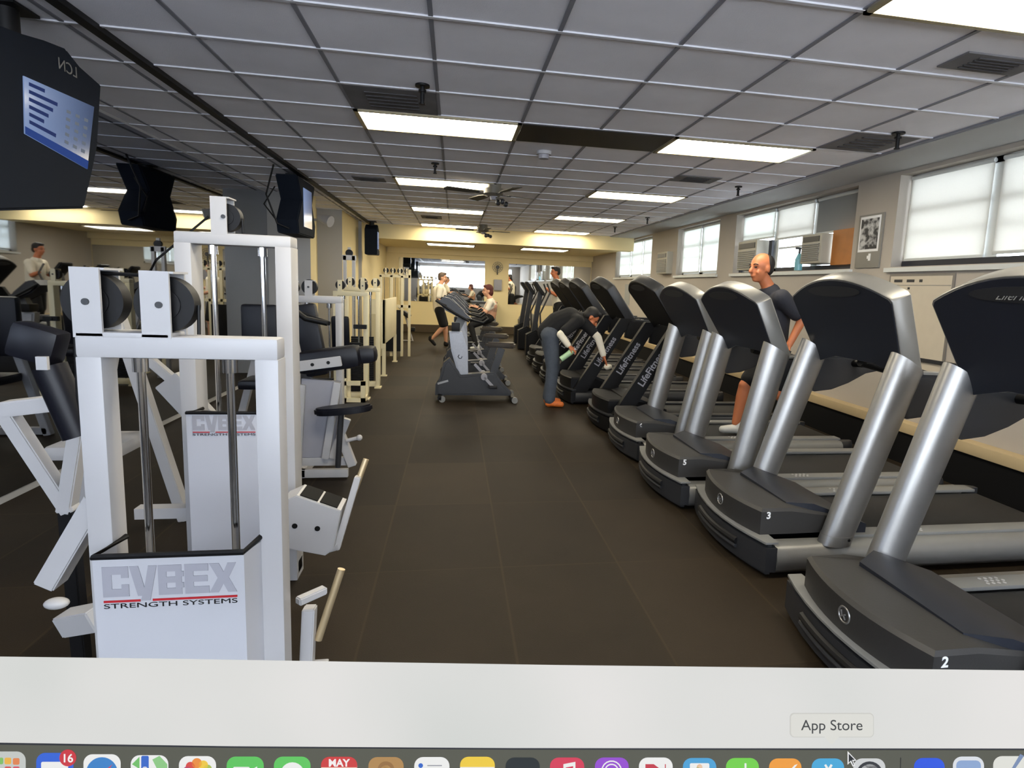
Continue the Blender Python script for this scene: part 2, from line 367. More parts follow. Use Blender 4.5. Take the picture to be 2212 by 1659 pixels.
shade(8.84, 9.67, 1.82, 'fully lowered shade of the middle window, half nearer the camera', BLB)
shade(9.73, 10.52, 1.82, 'fully lowered shade of the middle window, half farther from the camera', BLB)
shade(12.04, 12.86, 1.82, 'nearest of the three lowered shades in the farthest window', BLB)
shade(12.94, 13.76, 1.82, 'middle of the three lowered shades in the farthest window', BLB)
shade(13.84, 14.76, 1.82, 'farthest of the three lowered shades in the farthest window', BLB)
# dark strips under near shade
b = MB(); b.b2((-0.01, -1.39, 0), (0.012, 1.39, 0.055)); tag(b.obj('window_rail', M['dframe'], loc=(XR+0.11, 3.61, ZS+0.003)), 'dark bottom rail under the shades of the nearest window', 'window rail')
# air conditioners
def aircon(y0, y1, z0, z1, x, lab, wood=None):
    t = thing('air_conditioner', lab, 'air conditioner', (x, (y0+y1)/2, z0)); w = (y1-y0)/2; h = z1-z0
    b = MB(); b.b2((-0.10, -w, 0), (0.22, w, h), bev=0.012); b.obj('housing', mat('ac_plastic', (168, 164, 150), 0.5), t)
    b = MB()
    n = 9
    for i in range(n): b.b2((-0.112, -w+0.03, 0.03+i*(h*0.6)/n), (-0.098, w-0.03, 0.03+i*(h*0.6)/n+h*0.6/n*0.55))
    b.obj('front_grille', M['grey'], t)
    b = MB(); b.b2((-0.108, -w+0.04, h*0.74), (-0.097, w-0.04, h*0.92)); b.obj('air_outlet', M['charcoal'], t)
aircon(7.45, 7.98, ZS+0.03, 2.20, XR+0.02, 'white air conditioner in the window behind the walking man')
aircon(6.02, 6.40, ZS+0.07, 2.17, XR+0.02, 'grey air conditioner beside the orange lit wood panel')
aircon(10.75, 11.3, 1.80, 2.22, XR-0.02, 'small air conditioner on the wall between middle and farthest windows')
b = MB(); b.b2((0, -0.18, 0), (0.015, 0.18, 0.38)); tag(b.obj('wood_panel', M['wood'], loc=(XR+0.04, 5.82, ZS+0.05)), 'orange wood filler panel in the window beside the poster', 'wood panel')
b = MB(); b.b2((0, -0.78, 0), (0.012, 0.78, 0.05)); tag(b.obj('window_rail', M['dframe'], loc=(XR+0.08, 6.42, ZS+0.0035)), 'dark bottom rail below wood panel and bright open pane', 'window rail')
b = MB(); b.b2((0, -0.04, 0), (0.03, 0.04, 0.42)); b.b2((0, 0.78, 0), (0.03, 0.84, 0.42)); tag(b.obj('window_jamb', M['dframe'], loc=(XR+0.07, 7.36, ZS+0.003)), 'dark upright jambs either side of the white air conditioner', 'window jamb')
# bottle on sill
t = thing('spray_bottle', 'pale blue spray bottle standing on the sill by the walking man', 'bottle', (XR-0.02, 6.52, ZS))
b = MB(); b.cyl((0, 0, 0), (0, 0, 0.13), 0.045, n=16); b.cyl((0, 0, 0.13), (0, 0, 0.2), 0.045, 0.016, n=16); b.obj('bottle_body', M['blueb'], t)
b = MB(); b.cyl((0, 0, 0.2), (0, 0, 0.25), 0.014, n=10); b.box((-0.02, 0, 0.262), (0.07, 0.02, 0.025), bev=0.004); b.obj('nozzle', M['charcoal'], t)
# poster
t = thing('framed_poster', 'tall framed black and white poster on the wall between the windows', 'poster', (XR, 5.335, 1.77))
b = MB(); b.b2((-0.02, -0.175, 0), (-0.001, 0.175, 0.53), bev=0.004); b.obj('frame', mat('poster_frame', (134, 130, 122), 0.5), t)
b = MB(); b.b2((-0.023, -0.145, 0.16), (-0.02, 0.145, 0.51)); b.obj('white_mount', M['whitep'], t)
pm = mat('poster_print', (62, 62, 66), 0.5)
_q = pm.node_tree.nodes.new('ShaderNodeValToRGB'); _z = [n for n in pm.node_tree.nodes if n.type == 'TEX_NOISE'][0]; _z.inputs['Scale'].default_value = 14
_q.color_ramp.elements[0].position = 0.46; _q.color_ramp.elements[0].color = L3((26, 27, 32)); _q.color_ramp.elements[1].position = 0.62; _q.color_ramp.elements[1].color = L3((190, 190, 190))
pm.node_tree.links.new(_z.outputs['Fac'], _q.inputs[0]); pm.node_tree.links.new(_q.outputs[0], pm.node_tree.nodes['Principled BSDF'].inputs['Base Color'])
b = MB(); b.b2((-0.026, -0.125, 0.185), (-0.023, 0.125, 0.485)); b.obj('print', pm, t)
b = MB(); b.b2((-0.023, -0.05, 0.07), (-0.02, -0.02, 0.14)); b.b2((-0.023, -0.02, 0.09), (-0.02, 0.0, 0.12)); b.obj('label_mark', M['whitep'], t)
# whiteboard / chart
t = thing('wall_chart', 'pale framed chart on the wall behind the second treadmill console', 'chart', (XR, 4.63, 0.80))
b = MB(); b.b2((-0.012, -0.37, 0), (-0.001, 0.37, 0.9), bev=0.003); b.obj('frame', mat('chart_frame', (120, 114, 106), 0.6), t)
b = MB(); b.b2((-0.015, -0.35, 0.02), (-0.012, 0.35, 0.88)); b.obj('sheet', mat('chart_sheet', (196, 186, 168), 0.6), t)
b = MB(); b.b2((-0.017, -0.35, 0.795), (-0.015, 0.35, 0.8)); b.obj('ruled_line', M['grey'], t)
for yy, ww in ((0.25, 0.1), (0.1, 0.09), (-0.02, 0.035)):
    b = MB(); b.b2((-0.017, yy-ww/2, 0.825), (-0.015, yy+ww/2, 0.85)); b.obj('heading_word', M['charcoal'], t)
for i in range(6):
    b = MB(); b.b2((-0.017, 0.10, 0.76-i*0.045), (-0.015, 0.125, 0.78-i*0.045)); b.obj('row_mark', M['charcoal'], t)
b = MB(); b.b2((-0.035, 3.2, 0.0), (-0.001, 4.9, 0.03)); tag(b.obj('wall_rail', M['charcoal'], loc=(XR, -0.3, 0.93)), 'thin dark rail along the wall behind the near consoles', 'rail')
# small sheets further along
for (yy, zz, ww, hh, lab) in ((10.2, 1.45, 0.3, 0.24, 'small paper notice on the wall under the middle window'), (13.6, 1.35, 0.4, 0.5, 'grey notice on the wall near the far corner')):
    b = MB(); b.b2((-0.008, -ww/2, -hh/2), (-0.001, ww/2, hh/2)); tag(b.obj('wall_notice', mat('notice', (150, 152, 150), 0.6), loc=(XR, yy, zz)), lab, 'notice')
# ---- mirrors
MIR = bpy.data.materials.new('mirror_glass'); MIR.use_nodes = True; _b = MIR.node_tree.nodes['Principled BSDF']
_b.inputs['Metallic'].default_value = 1; _b.inputs['Roughness'].default_value = 0.02; _b.inputs['Base Color'].default_value = (0.44, 0.47, 0.53, 1)
MIR2 = MIR.copy(); MIR2.name = 'far_mirror_glass'; MIR2.node_tree.nodes['Principled BSDF'].inputs['Base Color'].default_value = (0.8, 0.8, 0.76, 1)
b = MB(); b.b2((0, -1.8, 0.0), (0.008, 9.24, 2.6)); tag(b.obj('wall_mirror', MIR, loc=(XL+0.001, 0, 0.05)), 'huge wall mirror behind the white weight machines on the left', 'mirror')
b = MB(); b.b2((-1.25, -0.012, 0), (1.22, 0, 1.24)); tag(b.obj('wall_mirror', MIR2, loc=(-0.35, YB-0.001, 0.9)), 'wide mirror on the far wall behind the man in white', 'mirror')
b = MB(); b.b2((-1.25, -0.012, 0), (1.25, 0, 1.2)); tag(b.obj('wall_mirror', MIR2, loc=(2.83, YB-0.001, 0.9)), 'wide mirror on the far wall reflecting the row of windows', 'mirror')
# far wall bits
t = thing('wall_fan', 'small round grey fan mounted between the two far mirrors', 'fan', (1.24, YB, 1.98))
b = MB()
for r in (0.05, 0.1, 0.15): b.tube([(r*math.cos(a*math.pi/10), -0.1, r*math.sin(a*math.pi/10)) for a in range(21)], 0.006, n=6)
for a in range(12): b.cyl((0, -0.1, 0), (0.15*math.cos(a*math.pi/6), -0.1, 0.15*math.sin(a*math.pi/6)), 0.004, n=5)
b.obj('grille', M['grey'], t)
b = MB(); b.cyl((0, -0.08, 0), (0, -0.001, 0), 0.05, n=14); b.cyl((0, -0.05, -0.02), (0, -0.05, -0.22), 0.015, n=8); b.obj('motor', M['charcoal'], t)
b = MB(); b.b2((-0.12, -0.1, -0.16), (0.12, -0.001, 0.16), bev=0.02); tag(b.obj('paper_dispenser', M['lgrey'], loc=(1.26, YB, 1.46)), 'grey dispenser on the far wall under the round fan', 'dispenser')
t = thing('balance_board', 'pale grey disc leaning on the far cream wall', 'balance board', (2.2, YB-0.15, 0.47))
b = MB(); g = b.cyl((0, -0.02, 0), (0, 0.03, 0.02), 0.30, n=28, sc=(1, 0.62)); b.obj('disc', mat('disc', (170, 168, 160), 0.5, var=0.2, scale=6), t)
b = MB(); b.cyl((0, -0.06, 0.0), (0, -0.02, 0), 0.05, n=14); b.obj('hub', M['charcoal'], t)
b = MB(); b.tube([(-0.3, 0.1, 0), (-0.25, 0.1, -0.465)], 0.012, n=8); b.tube([(0.3, 0.1, 0), (0.25, 0.1, -0.465)], 0.012, n=8); b.obj('stand', M['grey'], t)
t = thing('step_frame', 'small white wire frame on the floor before the far wall', 'frame', (1.93, 16.2, 0))
b = MB(); b.tube([(-0.13, 0, 0.28), (0, 0, 0.015), (0.13, 0, 0.28)], 0.014, n=8); b.tube([(-0.09, 0.2, 0.015), (0, 0, 0.015), (0.09, 0.2, 0.015)], 0.012, n=8); b.obj('wire_legs', M['white'], t)
# ---- ceiling lights
LM = bpy.data.materials.new('light_diffuser'); LM.use_nodes = True; _nt = LM.node_tree; _b = _nt.nodes['Principled BSDF']
_b.inputs['Base Color'].default_value = (0.8, 0.8, 0.75, 1); _b.inputs['Emission Color'].default_value = (1, 0.90, 0.70, 1); _b.inputs['Emission Strength'].default_value = LAMP
def lamp(x0, x1, y0, y1, z, lab, grp=None):
    t = thing('ceiling_light', lab, 'ceiling light', ((x0+x1)/2, (y0+y1)/2, z), group=grp); w = (x1-x0)/2; d = (y1-y0)/2
    b = MB()
    for (p, q) in (((-w, -d, -0.012), (w, -d+0.025, 0)), ((-w, d-0.025, -0.012), (w, d, 0)), ((-w, -d, -0.012), (-w+0.03, d, 0)), ((w-0.03, -d, -0.012), (w, d, 0))): b.b2(p, q)
    b.obj('frame', mat('lamp_frame', (150, 140, 112), 0.4, metal=0.4), t)
    b = MB(); b.b2((-w+0.03, -d+0.025, -0.007), (w-0.03, d-0.025, -0.001)); b.obj('diffuser', LM, t)
zl = ZC-0.009
for (i0, j0, lab) in ((2, 3, 'nearest bright ceiling panel, left of the dark panel'), (6, 3, 'nearest bright ceiling panel, right of the dark panel'), (6, -2, 'ceiling panel light cut off by the top right corner'),
                      (2, -2, 'ceiling light above the near end of the aisle, out of the photo'),
                      (2, 8, 'left ceiling light of the second row, just before the near fan'), (6, 8, 'right ceiling light of the second row'),
                      (2, 13, 'left ceiling light of the third row, behind the near fan'), (6, 13, 'right ceiling light of the third row'),
                      (2, 18, 'left ceiling light just before the cream beam, beside the far fan'), (6, 18, 'right ceiling light just before the cream beam')):
    lamp(GX(i0), GX(i0+2), GY(j0), GY(j0+1), zl, lab)
lamp(-0.72, 0.5, 14.9, 15.7, ZL-0.001, 'left ceiling light behind the cream beam'); lamp(1.68, 2.9, 14.9, 15.7, ZL-0.001, 'right ceiling light behind the cream beam')
b = MB(); b.b2((0.01, 0.01, -0.012), (1.21, 0.528, 0)); tag(b.obj('ceiling_panel', M['black'], loc=(GX(4), GY(3), ZC-0.001)), 'black unlit ceiling panel between the two nearest lights', 'ceiling panel')
# vents / stained tiles
VD = mat('vent_louvre', (70, 68, 70), 0.9)
dirty = mat('dusty_vent', (108, 106, 108), 0.9, var=0.5, scale=5)
for (x0, x1, y0, y1, lab) in ((GX(2), GX(3), GY(2), GY(3), 'dusty ceiling vent tile in front of the left near light'), (2.9, 3.45, GY(2), GY(3)-0.02, 'dusty ceiling vent tile near the right wall'), (2.45, 2.93, 2.64, 2.86, 'dark square vent in the ceiling at upper right'),
                        (-1.25, -0.85, 7.45, 7.75, 'small dark vent left of the second row of lights'), (2.3, 2.8, 6.0, 6.35, 'small dark vent before the right second row light'), (-0.65, -0.25, 11.2, 11.7, 'small dark vent in the far part of the ceiling')):
    w, d = (x1-x0)/2, (y1-y0)/2
    t = thing('ceiling_vent', lab, 'vent', ((x0+x1)/2, (y0+y1)/2, ZC-0.001))
    b = MB(); b.b2((-w+0.012, -d+0.012, -0.008), (w-0.012, d-0.012, 0)); b.obj('vent_plate', dirty, t)
    b = MB()
    for k in range(5): b.b2((-w*0.55, -d*0.6+k*d*0.28, -0.014), (w*0.55, -d*0.6+k*d*0.28+d*0.1, -0.008))
    b.obj('louvre', VD, t)
# black ceiling hooks
def hook(x, y, lab, s=1.0):
    t = thing('sprinkler_head', lab, 'sprinkler', (x, y, ZC-0.001))
    b = MB(); b.cyl((0, 0, -0.012*s), (0, 0, 0), 0.045*s, n=20); b.obj('ceiling_plate', M['black'], t)
    b = MB(); b.cyl((0, 0, -0.11*s), (0, 0, -0.012*s), 0.014*s, n=12); b.cyl((0, 0, -0.045*s), (0, 0, -0.03*s), 0.024*s, n=12); b.cyl((0, 0, -0.118*s), (0, 0, -0.11*s), 0.02*s, n=12); b.obj('nozzle', M['black'], t)
hook(-0.22, 3.93, 'black sprinkler head above the left near light'); hook(-0.22, 6.35, 'black sprinkler head between first and second light rows', 0.9); hook(3.19, 3.98, 'black sprinkler head at the dusty vent near the right wall')
hook(3.17, 6.4, 'black sprinkler head above the second row, near the windows', 0.9); hook(3.17, 9.6, 'black sprinkler head near windows above the third row', 0.9); hook(3.08, 11.3, 'black sprinkler head near windows, farthest from the camera', 0.9)
t = thing('smoke_detector', 'white smoke detector on the ceiling below the dark panel', 'smoke detector', (0.78, 5.45, ZC-0.002))
b = MB(); b.cyl((0, 0, -0.03), (0, 0, 0), 0.07, n=24); b.obj('base', M['white'], t)
b = MB(); b.cyl((0, 0, -0.065), (0, 0, -0.03), 0.045, 0.05, n=24); b.obj('sensor_head', M['lgrey'], t)
# ceiling fans
def fan(x, y, z0, lab, a0, R=0.62):
    t = thing('ceiling_fan', lab, 'ceiling fan', (x, y, z0))
    b = MB(); b.cyl((0, 0, -0.06), (0, 0, 0), 0.09, n=24); b.cyl((0, 0, -0.12), (0, 0, -0.06), 0.12, n=24, r2=0.12); b.cyl((0, 0, -0.15), (0, 0, -0.12), 0.07, 0.12, n=24); b.obj('motor_housing', mat('fan_grey', (112, 106, 92), 0.5), t)
    for k in range(4):
        a = a0+k*math.pi/2; R_ = Matrix.Rotation(a, 4, 'Z')
        b = MB(); b.prism([(0.2, -0.035), (0.3, -0.06), (R, -0.065), (R+0.02, 0), (R, 0.065), (0.3, 0.06), (0.2, 0.035)], 'z', -0.125, -0.117)
        bmesh.ops.transform(b.bm, matrix=R_ @ Matrix.Rotation(0.14, 4, 'X'), verts=b.bm.verts)
        bl = b.obj('blade', mat('fan_blade', (74, 70, 60), 0.6), t)
        b = MB(); b.box((0.16, 0, -0.13), (0.14, 0.03, 0.008)); bmesh.ops.transform(b.bm, matrix=R_, verts=b.bm.verts); b.obj('bracket', M['charcoal'], bl)
    b = MB(); b.cyl((0, 0, -0.19), (0, 0, -0.15), 0.035, 0.05, n=16); b.obj('light_kit', M['lgrey'], t)
    for k, (dx, dy) in enumerate(((0.06, 0.02), (0.1, -0.12), (0.16, 0.1))):
        b = MB(); b.sph((dx, dy, -0.22), 0.035, u=12, v=8); b.cyl((dx*0.3, dy*0.3, -0.17), (dx, dy, -0.2), 0.01, n=8); b.obj('lamp_head', M['charcoal'], t)
fan(0.45, 7.35, ZC-0.001, 'ceiling fan just beyond the second row of lights', 0.35)
fan(0.56, 12.35, ZC-0.001, 'far ceiling fan in front of the cream beam', 0.1, 0.55)
# ------------------------------------------------------------------ TREADMILLS (local: x=0 front towards the aisle, +x to the wall)
def arc_out(w, front, back, bulge, n=9):
    return [(front-bulge*(1-(2*k/(n-1)-1)**2), -w+2*w*k/(n-1)) for k in range(n)] + [(back, w), (back, -w)]
def ellip_tube(b, p0, p1, rx, ry, n=28, cut=None, m=None):
    # slanted tube between p0 and p1; horizontal base, top cut square to the console
    secs = []
    for p, c in ((p0, 0), (p1, cut or 0)):
        secs.append([(p[0]+rx*math.cos(2*math.pi*k/n), p[1]+ry*math.sin(2*math.pi*k/n), p[2]+c*math.cos(2*math.pi*k/n)) for k in range(n)])
    b.loft(secs, m)
def treadmill(x, y, label, silver=True, number=None, brand=None, logo=True, rz=0, shear=0.0):
    S = M['silver'] if silver else M['black']; HD = M['hood'] if silver else M['black']
    RAIL = M['silverm'] if silver else M['charcoal']
    t = thing('treadmill', label, 'treadmill', (x, y, 0), rz, group='treadmills along the window wall')
    # lower nose
    b = MB(); b.prism(arc_out(0.45, 0.015, 0.075, 0.075), 'z', 0.015, 0.185, bev=0.02); nb = b.obj('front_bumper', M['charcoal'] if silver else M['black'], t)
    b = MB()
    pts = [(0.0-0.075*(1-(yy/0.40)**2)-0.003, yy) for yy in [(-0.24+0.48*k/10) for k in range(11)]]
    b.tube([(p[0]+0.012, p[1], 0.118) for p in pts], 0.018, n=8); b.obj('bumper_slot', M['blk'], nb)
    b = MB(); b.tube([(p[0]+0.008, p[1], 0.088) for p in pts], 0.012, n=8); b.obj('bumper_ridge', M['charcoal'], nb)
    b = MB(); b.prism(arc_out(0.445, 0.012, 0.08, 0.077), 'z', 0.185, 0.195); b.obj('bumper_lip', M['grey'] if silver else M['charcoal'], nb)
    # motor hood
    b = MB()
    n = 13; secs = []
    def ring(z, dx, w):
        front = [(0.03+dx-0.065*(1-(2*k/(n-1)-1)**2), -w+2*w*k/(n-1), z) for k in range(n)]
        return front + [(0.20, w, z), (0.50, w*0.98, z-(0.045 if z > 0.25 else 0)), (0.50, -w*0.98, z-(0.045 if z > 0.25 else 0)), (0.20, -w, z)]
    b.loft([ring(0.195, 0, 0.345), ring(0.32, 0.0, 0.345), ring(0.336, 0.012, 0.335)])
    hd = b.obj('motor_hood', HD, t, ang=30)
    b = MB()   # dark recessed cheek behind the hood
    b.loft([[(0.22, -0.26, 0.338), (0.22, 0.26, 0.338), (0.22, 0.26, 0.30), (0.22, -0.26, 0.30)], [(0.34, -0.33, 0.352), (0.34, 0.33, 0.352), (0.34, 0.33, 0.2), (0.34, -0.33, 0.2)], [(0.66, -0.34, 0.235), (0.66, 0.34, 0.235), (0.66, 0.34, 0.18), (0.66, -0.34, 0.18)]])
    b.obj('rear_shroud', M['navy'] if silver else M['black'], hd)
    if number: text('number_plate', number, 0.052, M['whitep'], hd, (0.072, -0.3465, 0.299), (1, 0, 0), (0, 0, 1), 0.001, bold=0.0015)
    if logo and silver:
        b = MB(); b.tube([(-0.034, 0.03*math.cos(a*math.pi/12), 0.265+0.03*math.sin(a*math.pi/12)) for a in range(25)], 0.004, n=6)
        b.tube([(-0.038, -0.012, 0.25), (-0.038, -0.002, 0.262), (-0.038, 0.006, 0.256), (-0.038, 0.014, 0.278)], 0.003, n=6)
        b.tube([(-0.038, 0.014, 0.252), (-0.038, -0.01, 0.27)], 0.003, n=6)
        b.obj('round_emblem', M['silver'], hd)
    # deck, belt, rails
    b = MB(); b.b2((0.10, -0.344, 0.03), (2.02, 0.344, 0.13), bev=0.01); b.obj('deck', M['black'], t)
    b = MB(); b.b2((0.5, -0.265, 0.125), (1.98, 0.265, 0.163), bev=0.012); b.obj('running_belt', M['belt'], t)
    for s in (-1, 1):
        b = MB()
        pr = [(0.345, 0.02), (0.425, 0.02), (0.452, 0.05), (0.457, 0.10), (0.445, 0.145), (0.42, 0.168), (0.345, 0.168)]
        b.loft([[(xx, s*u, v) for u, v in pr] for xx in (0.076, 1.95)]); r = b.obj('side_rail', RAIL, t, ang=50)
        b = MB(); b.loft([[(xx, s*(u if u < 0.35 else 0.345+(u-0.345)*k), v) for u, v in pr] for xx, k in ((1.95, 1.0), (2.04, 0.8), (2.08, 0.5))]); b.obj('end_cap', M['charcoal'], r)
        b = MB(); b.b2((0.52, s*0.27, 0.165), (1.98, s*0.365, 0.185), bev=0.006); fp = b.obj('foot_platform', M['grey'] if silver else M['charcoal'], t)
        if silver:
            b = MB()
            for i in range(4):
                for j in range(3): b.cyl((0.92+0.03*i+0.015*(j % 2), s*(0.295+0.022*j), 0.184), (0.92+0.03*i+0.015*(j % 2), s*(0.295+0.022*j), 0.187), 0.008, n=8)
            b.obj('grip_pattern', M['white'], fp)
        # upright
        b = MB()
        if silver:
            ellip_tube(b, (0.43, s*0.40, 0.16), (0.74, s*0.40, 1.135), 0.088, 0.062, cut=-0.055)
            u = b.obj('upright', S, t, ang=60)
            b = MB(); ellip_tube(b, (0.43, s*0.40, 0.162), (0.446, s*0.40, 0.215), 0.0905, 0.0645); b.obj('upright_collar', S, u)
            b = MB(); b.cyl((0.445, s*0.335, 0.20), (0.445, s*0.338-s*0.006, 0.20), 0.008, n=10); b.cyl((0.47, s*0.462, 0.20), (0.47, s*0.464, 0.20), 0.008, n=10); b.obj('bolt', M['black'], u)
        else:
            b.loft([[(p[0]+dx, s*0.40+dy, p[2]) for dx, dy in ((-w, -0.035), (w, -0.035), (w, 0.035), (-w, 0.035))] for p, w in (((0.12, 0, 0.15), 0.095), ((0.69, 0, 1.10), 0.075))])
            u = b.obj('upright', M['black'], t)
            if brand:
                d = Vector((0.57, 0, 0.95)).normalized()
                for sy in (-1,):
                    text('lettering', 'LifeFitness', 0.10, M['lgrey'], u, (0.435, s*0.40+sy*0.0365, 0.68), d, (-d.z, 0, d.x), 0.001, bold=0.002)
        # handrail with fairing
        b = MB()
        prof = [(0.70, 1.06), (0.80, 1.075), (1.28, 1.065), (1.33, 1.04), (1.32, 1.01), (1.24, 0.99), (1.12, 0.965), (1.0, 0.90), (0.88, 0.855), (0.76, 0.84), (0.68, 0.86)]
        b.prism(prof, 'y', s*0.40-0.035, s*0.40+0.035, bev=0.012); h = b.obj('handrail', M['charcoal'] if silver else M['black'], t)
        b = MB(); b.prism([(0.82, 1.077), (1.28, 1.067), (1.28, 1.08), (0.82, 1.09)], 'y', s*0.40-0.028, s*0.40+0.028); b.obj('rail_cap', M['grey'] if silver else M['charcoal'], h)
    b = MB(); b.tube([(1.02, -0.39, 1.03), (1.02, -0.2, 1.05), (1.02, 0.2, 1.05), (1.02, 0.39, 1.03)], 0.024, n=12); b.tube([(0.78, 0, 1.09), (0.95, 0, 1.05), (1.02, 0, 1.05)], 0.03, n=10)
    cb = b.obj('crossbar', M['black'], t)
    b = MB(); b.cyl((1.02, -0.12, 1.049), (1.02, 0.12, 1.049), 0.028, n=16); b.obj('pulse_grip', M['chrome'], cb)
    # console: leaning slab with an arched top
    z0, z1 = 1.06, 1.475; xb_, xt_ = (0.80, 0.61) if silver else (0.76, 0.44); lean = (xt_-xb_)/(z1-z0)
    def X(z): return xb_+lean*(z-z0)
    n = 15; out = []
    wb, wt = 0.375, 0.445
    out.append((-wb, z0)); out.append((-wt, z1-0.015)); 
    for k in range(n):
        a = -1+2*k/(n-1); out.append((a*(wt-0.012), z1+0.105*(1-a*a*0.97)))
    out.append((wt, z1-0.015)); out.append((wb, z0)); out += [(0.17, z0+0.055), (-0.17, z0+0.055)]
    out2 = []
    for p in out:
        if not out2 or (abs(p[0]-out2[-1][0])+abs(p[1]-out2[-1][1])) > 0.006: out2.append(p)
    nrm = Vector((-1, 0, lean)).normalized()   # towards the aisle
    def sec(off, k): 
        cz = (z0+z1)/2
        return [(X(cz+(v-cz)*k)+nrm.x*off, u*k, cz+(v-cz)*k+nrm.z*off+0.0) for u, v in out2]
    b = MB(); b.loft([sec(-0.075, 0.97), sec(-0.062, 1.0), sec(0.034, 1.0), sec(0.04, 0.99)])
    c = b.obj('console', RAIL, t, ang=40)
    b = MB(); b.loft([sec(0.038, 0.98), sec(0.044, 0.968)]); bp_ = b.obj('console_back', M['navy'] if silver else M['black'], c, ang=30)
    b = MB()
    lens = [(0.23*math.cos(a*math.pi/12), (z1+0.035)+0.03*math.sin(a*math.pi/12)) for a in range(24)]
    b.loft([[(X(v)+nrm.x*o_, u, v+nrm.z*o_) for u, v in lens] for o_ in (0.046, 0.049)]); b.obj('badge_panel', M['charcoal'], bp_)
    if brand and silver:
        zz = z1+0.03
        text('lettering', brand, 0.05, M['grey'], bp_, (X(zz)+nrm.x*0.0495, 0.0, zz+nrm.z*0.0495), (0, -1, 0), (-lean*-1*-1, 0, 1), 0.001, shear=0.2)
    b = MB(); b.loft([sec(-0.074, 0.93), sec(-0.08, 0.90)]); b.obj('display_panel', M['charcoal'], c, ang=30)
    if shear:
        def sh_(o):
            for v in o.data.vertices:
                if v.co.z > 0.17: v.co.x += shear*(v.co.z-0.17); v.co.z = 0.17+(v.co.z-0.17)*(1+shear*0.4)
            for q in kids(o): sh_(q)
        for o in kids(t):
            if o.name.split('.')[0] in ('upright', 'console', 'handrail', 'crossbar'): sh_(o)
    return t
treadmill(1.51, 1.84, 'silver treadmill numbered 2, nearest the camera at lower right', number='2', brand='LifeFitness')
treadmill(1.585, 3.05, 'silver treadmill numbered 3, second from the camera', number='3')
treadmill(1.50, 3.99, 'silver treadmill, third from the camera, just before the walking man', number='5', shear=-0.1)
treadmill(1.53, 5.04, 'silver treadmill, fourth, farthest of the silver ones, with the man walking', number='6', shear=-0.1)
BT = [(1.54, 6.0, 'all black treadmill directly behind the silver ones'), (1.44, 7.46, 'black treadmill being wiped by the bending man'), (1.40, 8.75, 'black treadmill just behind the one being wiped'), (1.42, 9.8, 'black treadmill far back, fourth of the black ones'), (1.45, 10.85, 'farthest black treadmill before the beam')]
bt0 = treadmill(BT[0][0], BT[0][1], BT[0][2], silver=False, brand='LifeFitness')
for x_, y_, l_ in BT[1:]: dup(bt0, (x_, y_, 0), l_)
# ------------------------------------------------------------------ WEIGHT MACHINES
def quads(b, polys, y0, y1):
    for p in polys: b.prism(p, 'y', y0, y1)
def cybex_logo(parent, x0, z1, w, y, pref=''):
    # heavy block lettering with a long-tailed second letter, red rules and a small caption
    u = w/5.15; h = u*1.32; z0 = z1-h; d = 0.0015
    b = MB()
    def R(a, c, e, f): b.prism([(x0+a*u, z1-c*h), (x0+e*u, z1-c*h), (x0+e*u, z1-f*h), (x0+a*u, z1-f*h)], 'y', y-d, y)
    def P(pts): b.prism([(x0+a*u, z1-c*h) for a, c in pts], 'y', y-d, y)
    R(0, 0, .34, 1); R(.34, 0, .98, .26); R(.34, .74, .98, 1); R(.70, .26, .98, .38); R(.70, .60, .98, .74)
    P([(1.02, 0), (1.36, 0), (1.56, .72), (1.74, 0), (2.06, 0), (1.76, 1.16), (1.40, 1.16), (1.46, 1.0), (1.30, 1.0)])
    R(2.1, 0, 2.42, 1); R(2.42, 0, 3.0, .22); R(2.42, .40, 3.0, .60); R(2.42, .78, 3.0, 1); R(2.76, .22, 3.08, .40); R(2.76, .60, 3.08, .78)
    R(3.12, 0, 3.46, 1); R(3.46, 0, 4.04, .24); R(3.46, .40, 4.0, .60); R(3.46, .76, 4.06, 1)
    P([(4.08, 0), (4.46, 0), (4.64, .30), (4.80, 0), (5.14, 0), (4.84, .5), (5.15, 1), (4.80, 1), (4.62, .70), (4.42, 1), (4.06, 1), (4.40, .5)])
    b.obj('block_lettering', M['letgrey'], parent)
    b = MB(); zz = z1-h*1.12
    b.prism([(x0, zz), (x0+1.38*u, zz), (x0+1.38*u, zz-.07*h), (x0, zz-.07*h)], 'y', y-d, y); b.prism([(x0+1.85*u, zz), (x0+5.15*u, zz), (x0+5.15*u, zz-.07*h), (x0+1.85*u, zz-.07*h)], 'y', y-d, y)
    b.obj('red_rule', M['red'], parent)
    t_ = text('caption', 'STRENGTH SYSTEMS', 0.3*u, M['blk'], parent, (0, 0, 0), (1, 0, 0), (0, 0, 1), 0.001, bold=0.0, sx=1.0)
    xs = [v.co.x for v in t_.data.vertices]; k = w/(max(xs)-min(xs)); mn = min(xs)
    for v in t_.data.vertices: v.co.x = (v.co.x-mn)*k+x0; v.co.z += z1-h*1.32; v.co.y += y-d*0.5
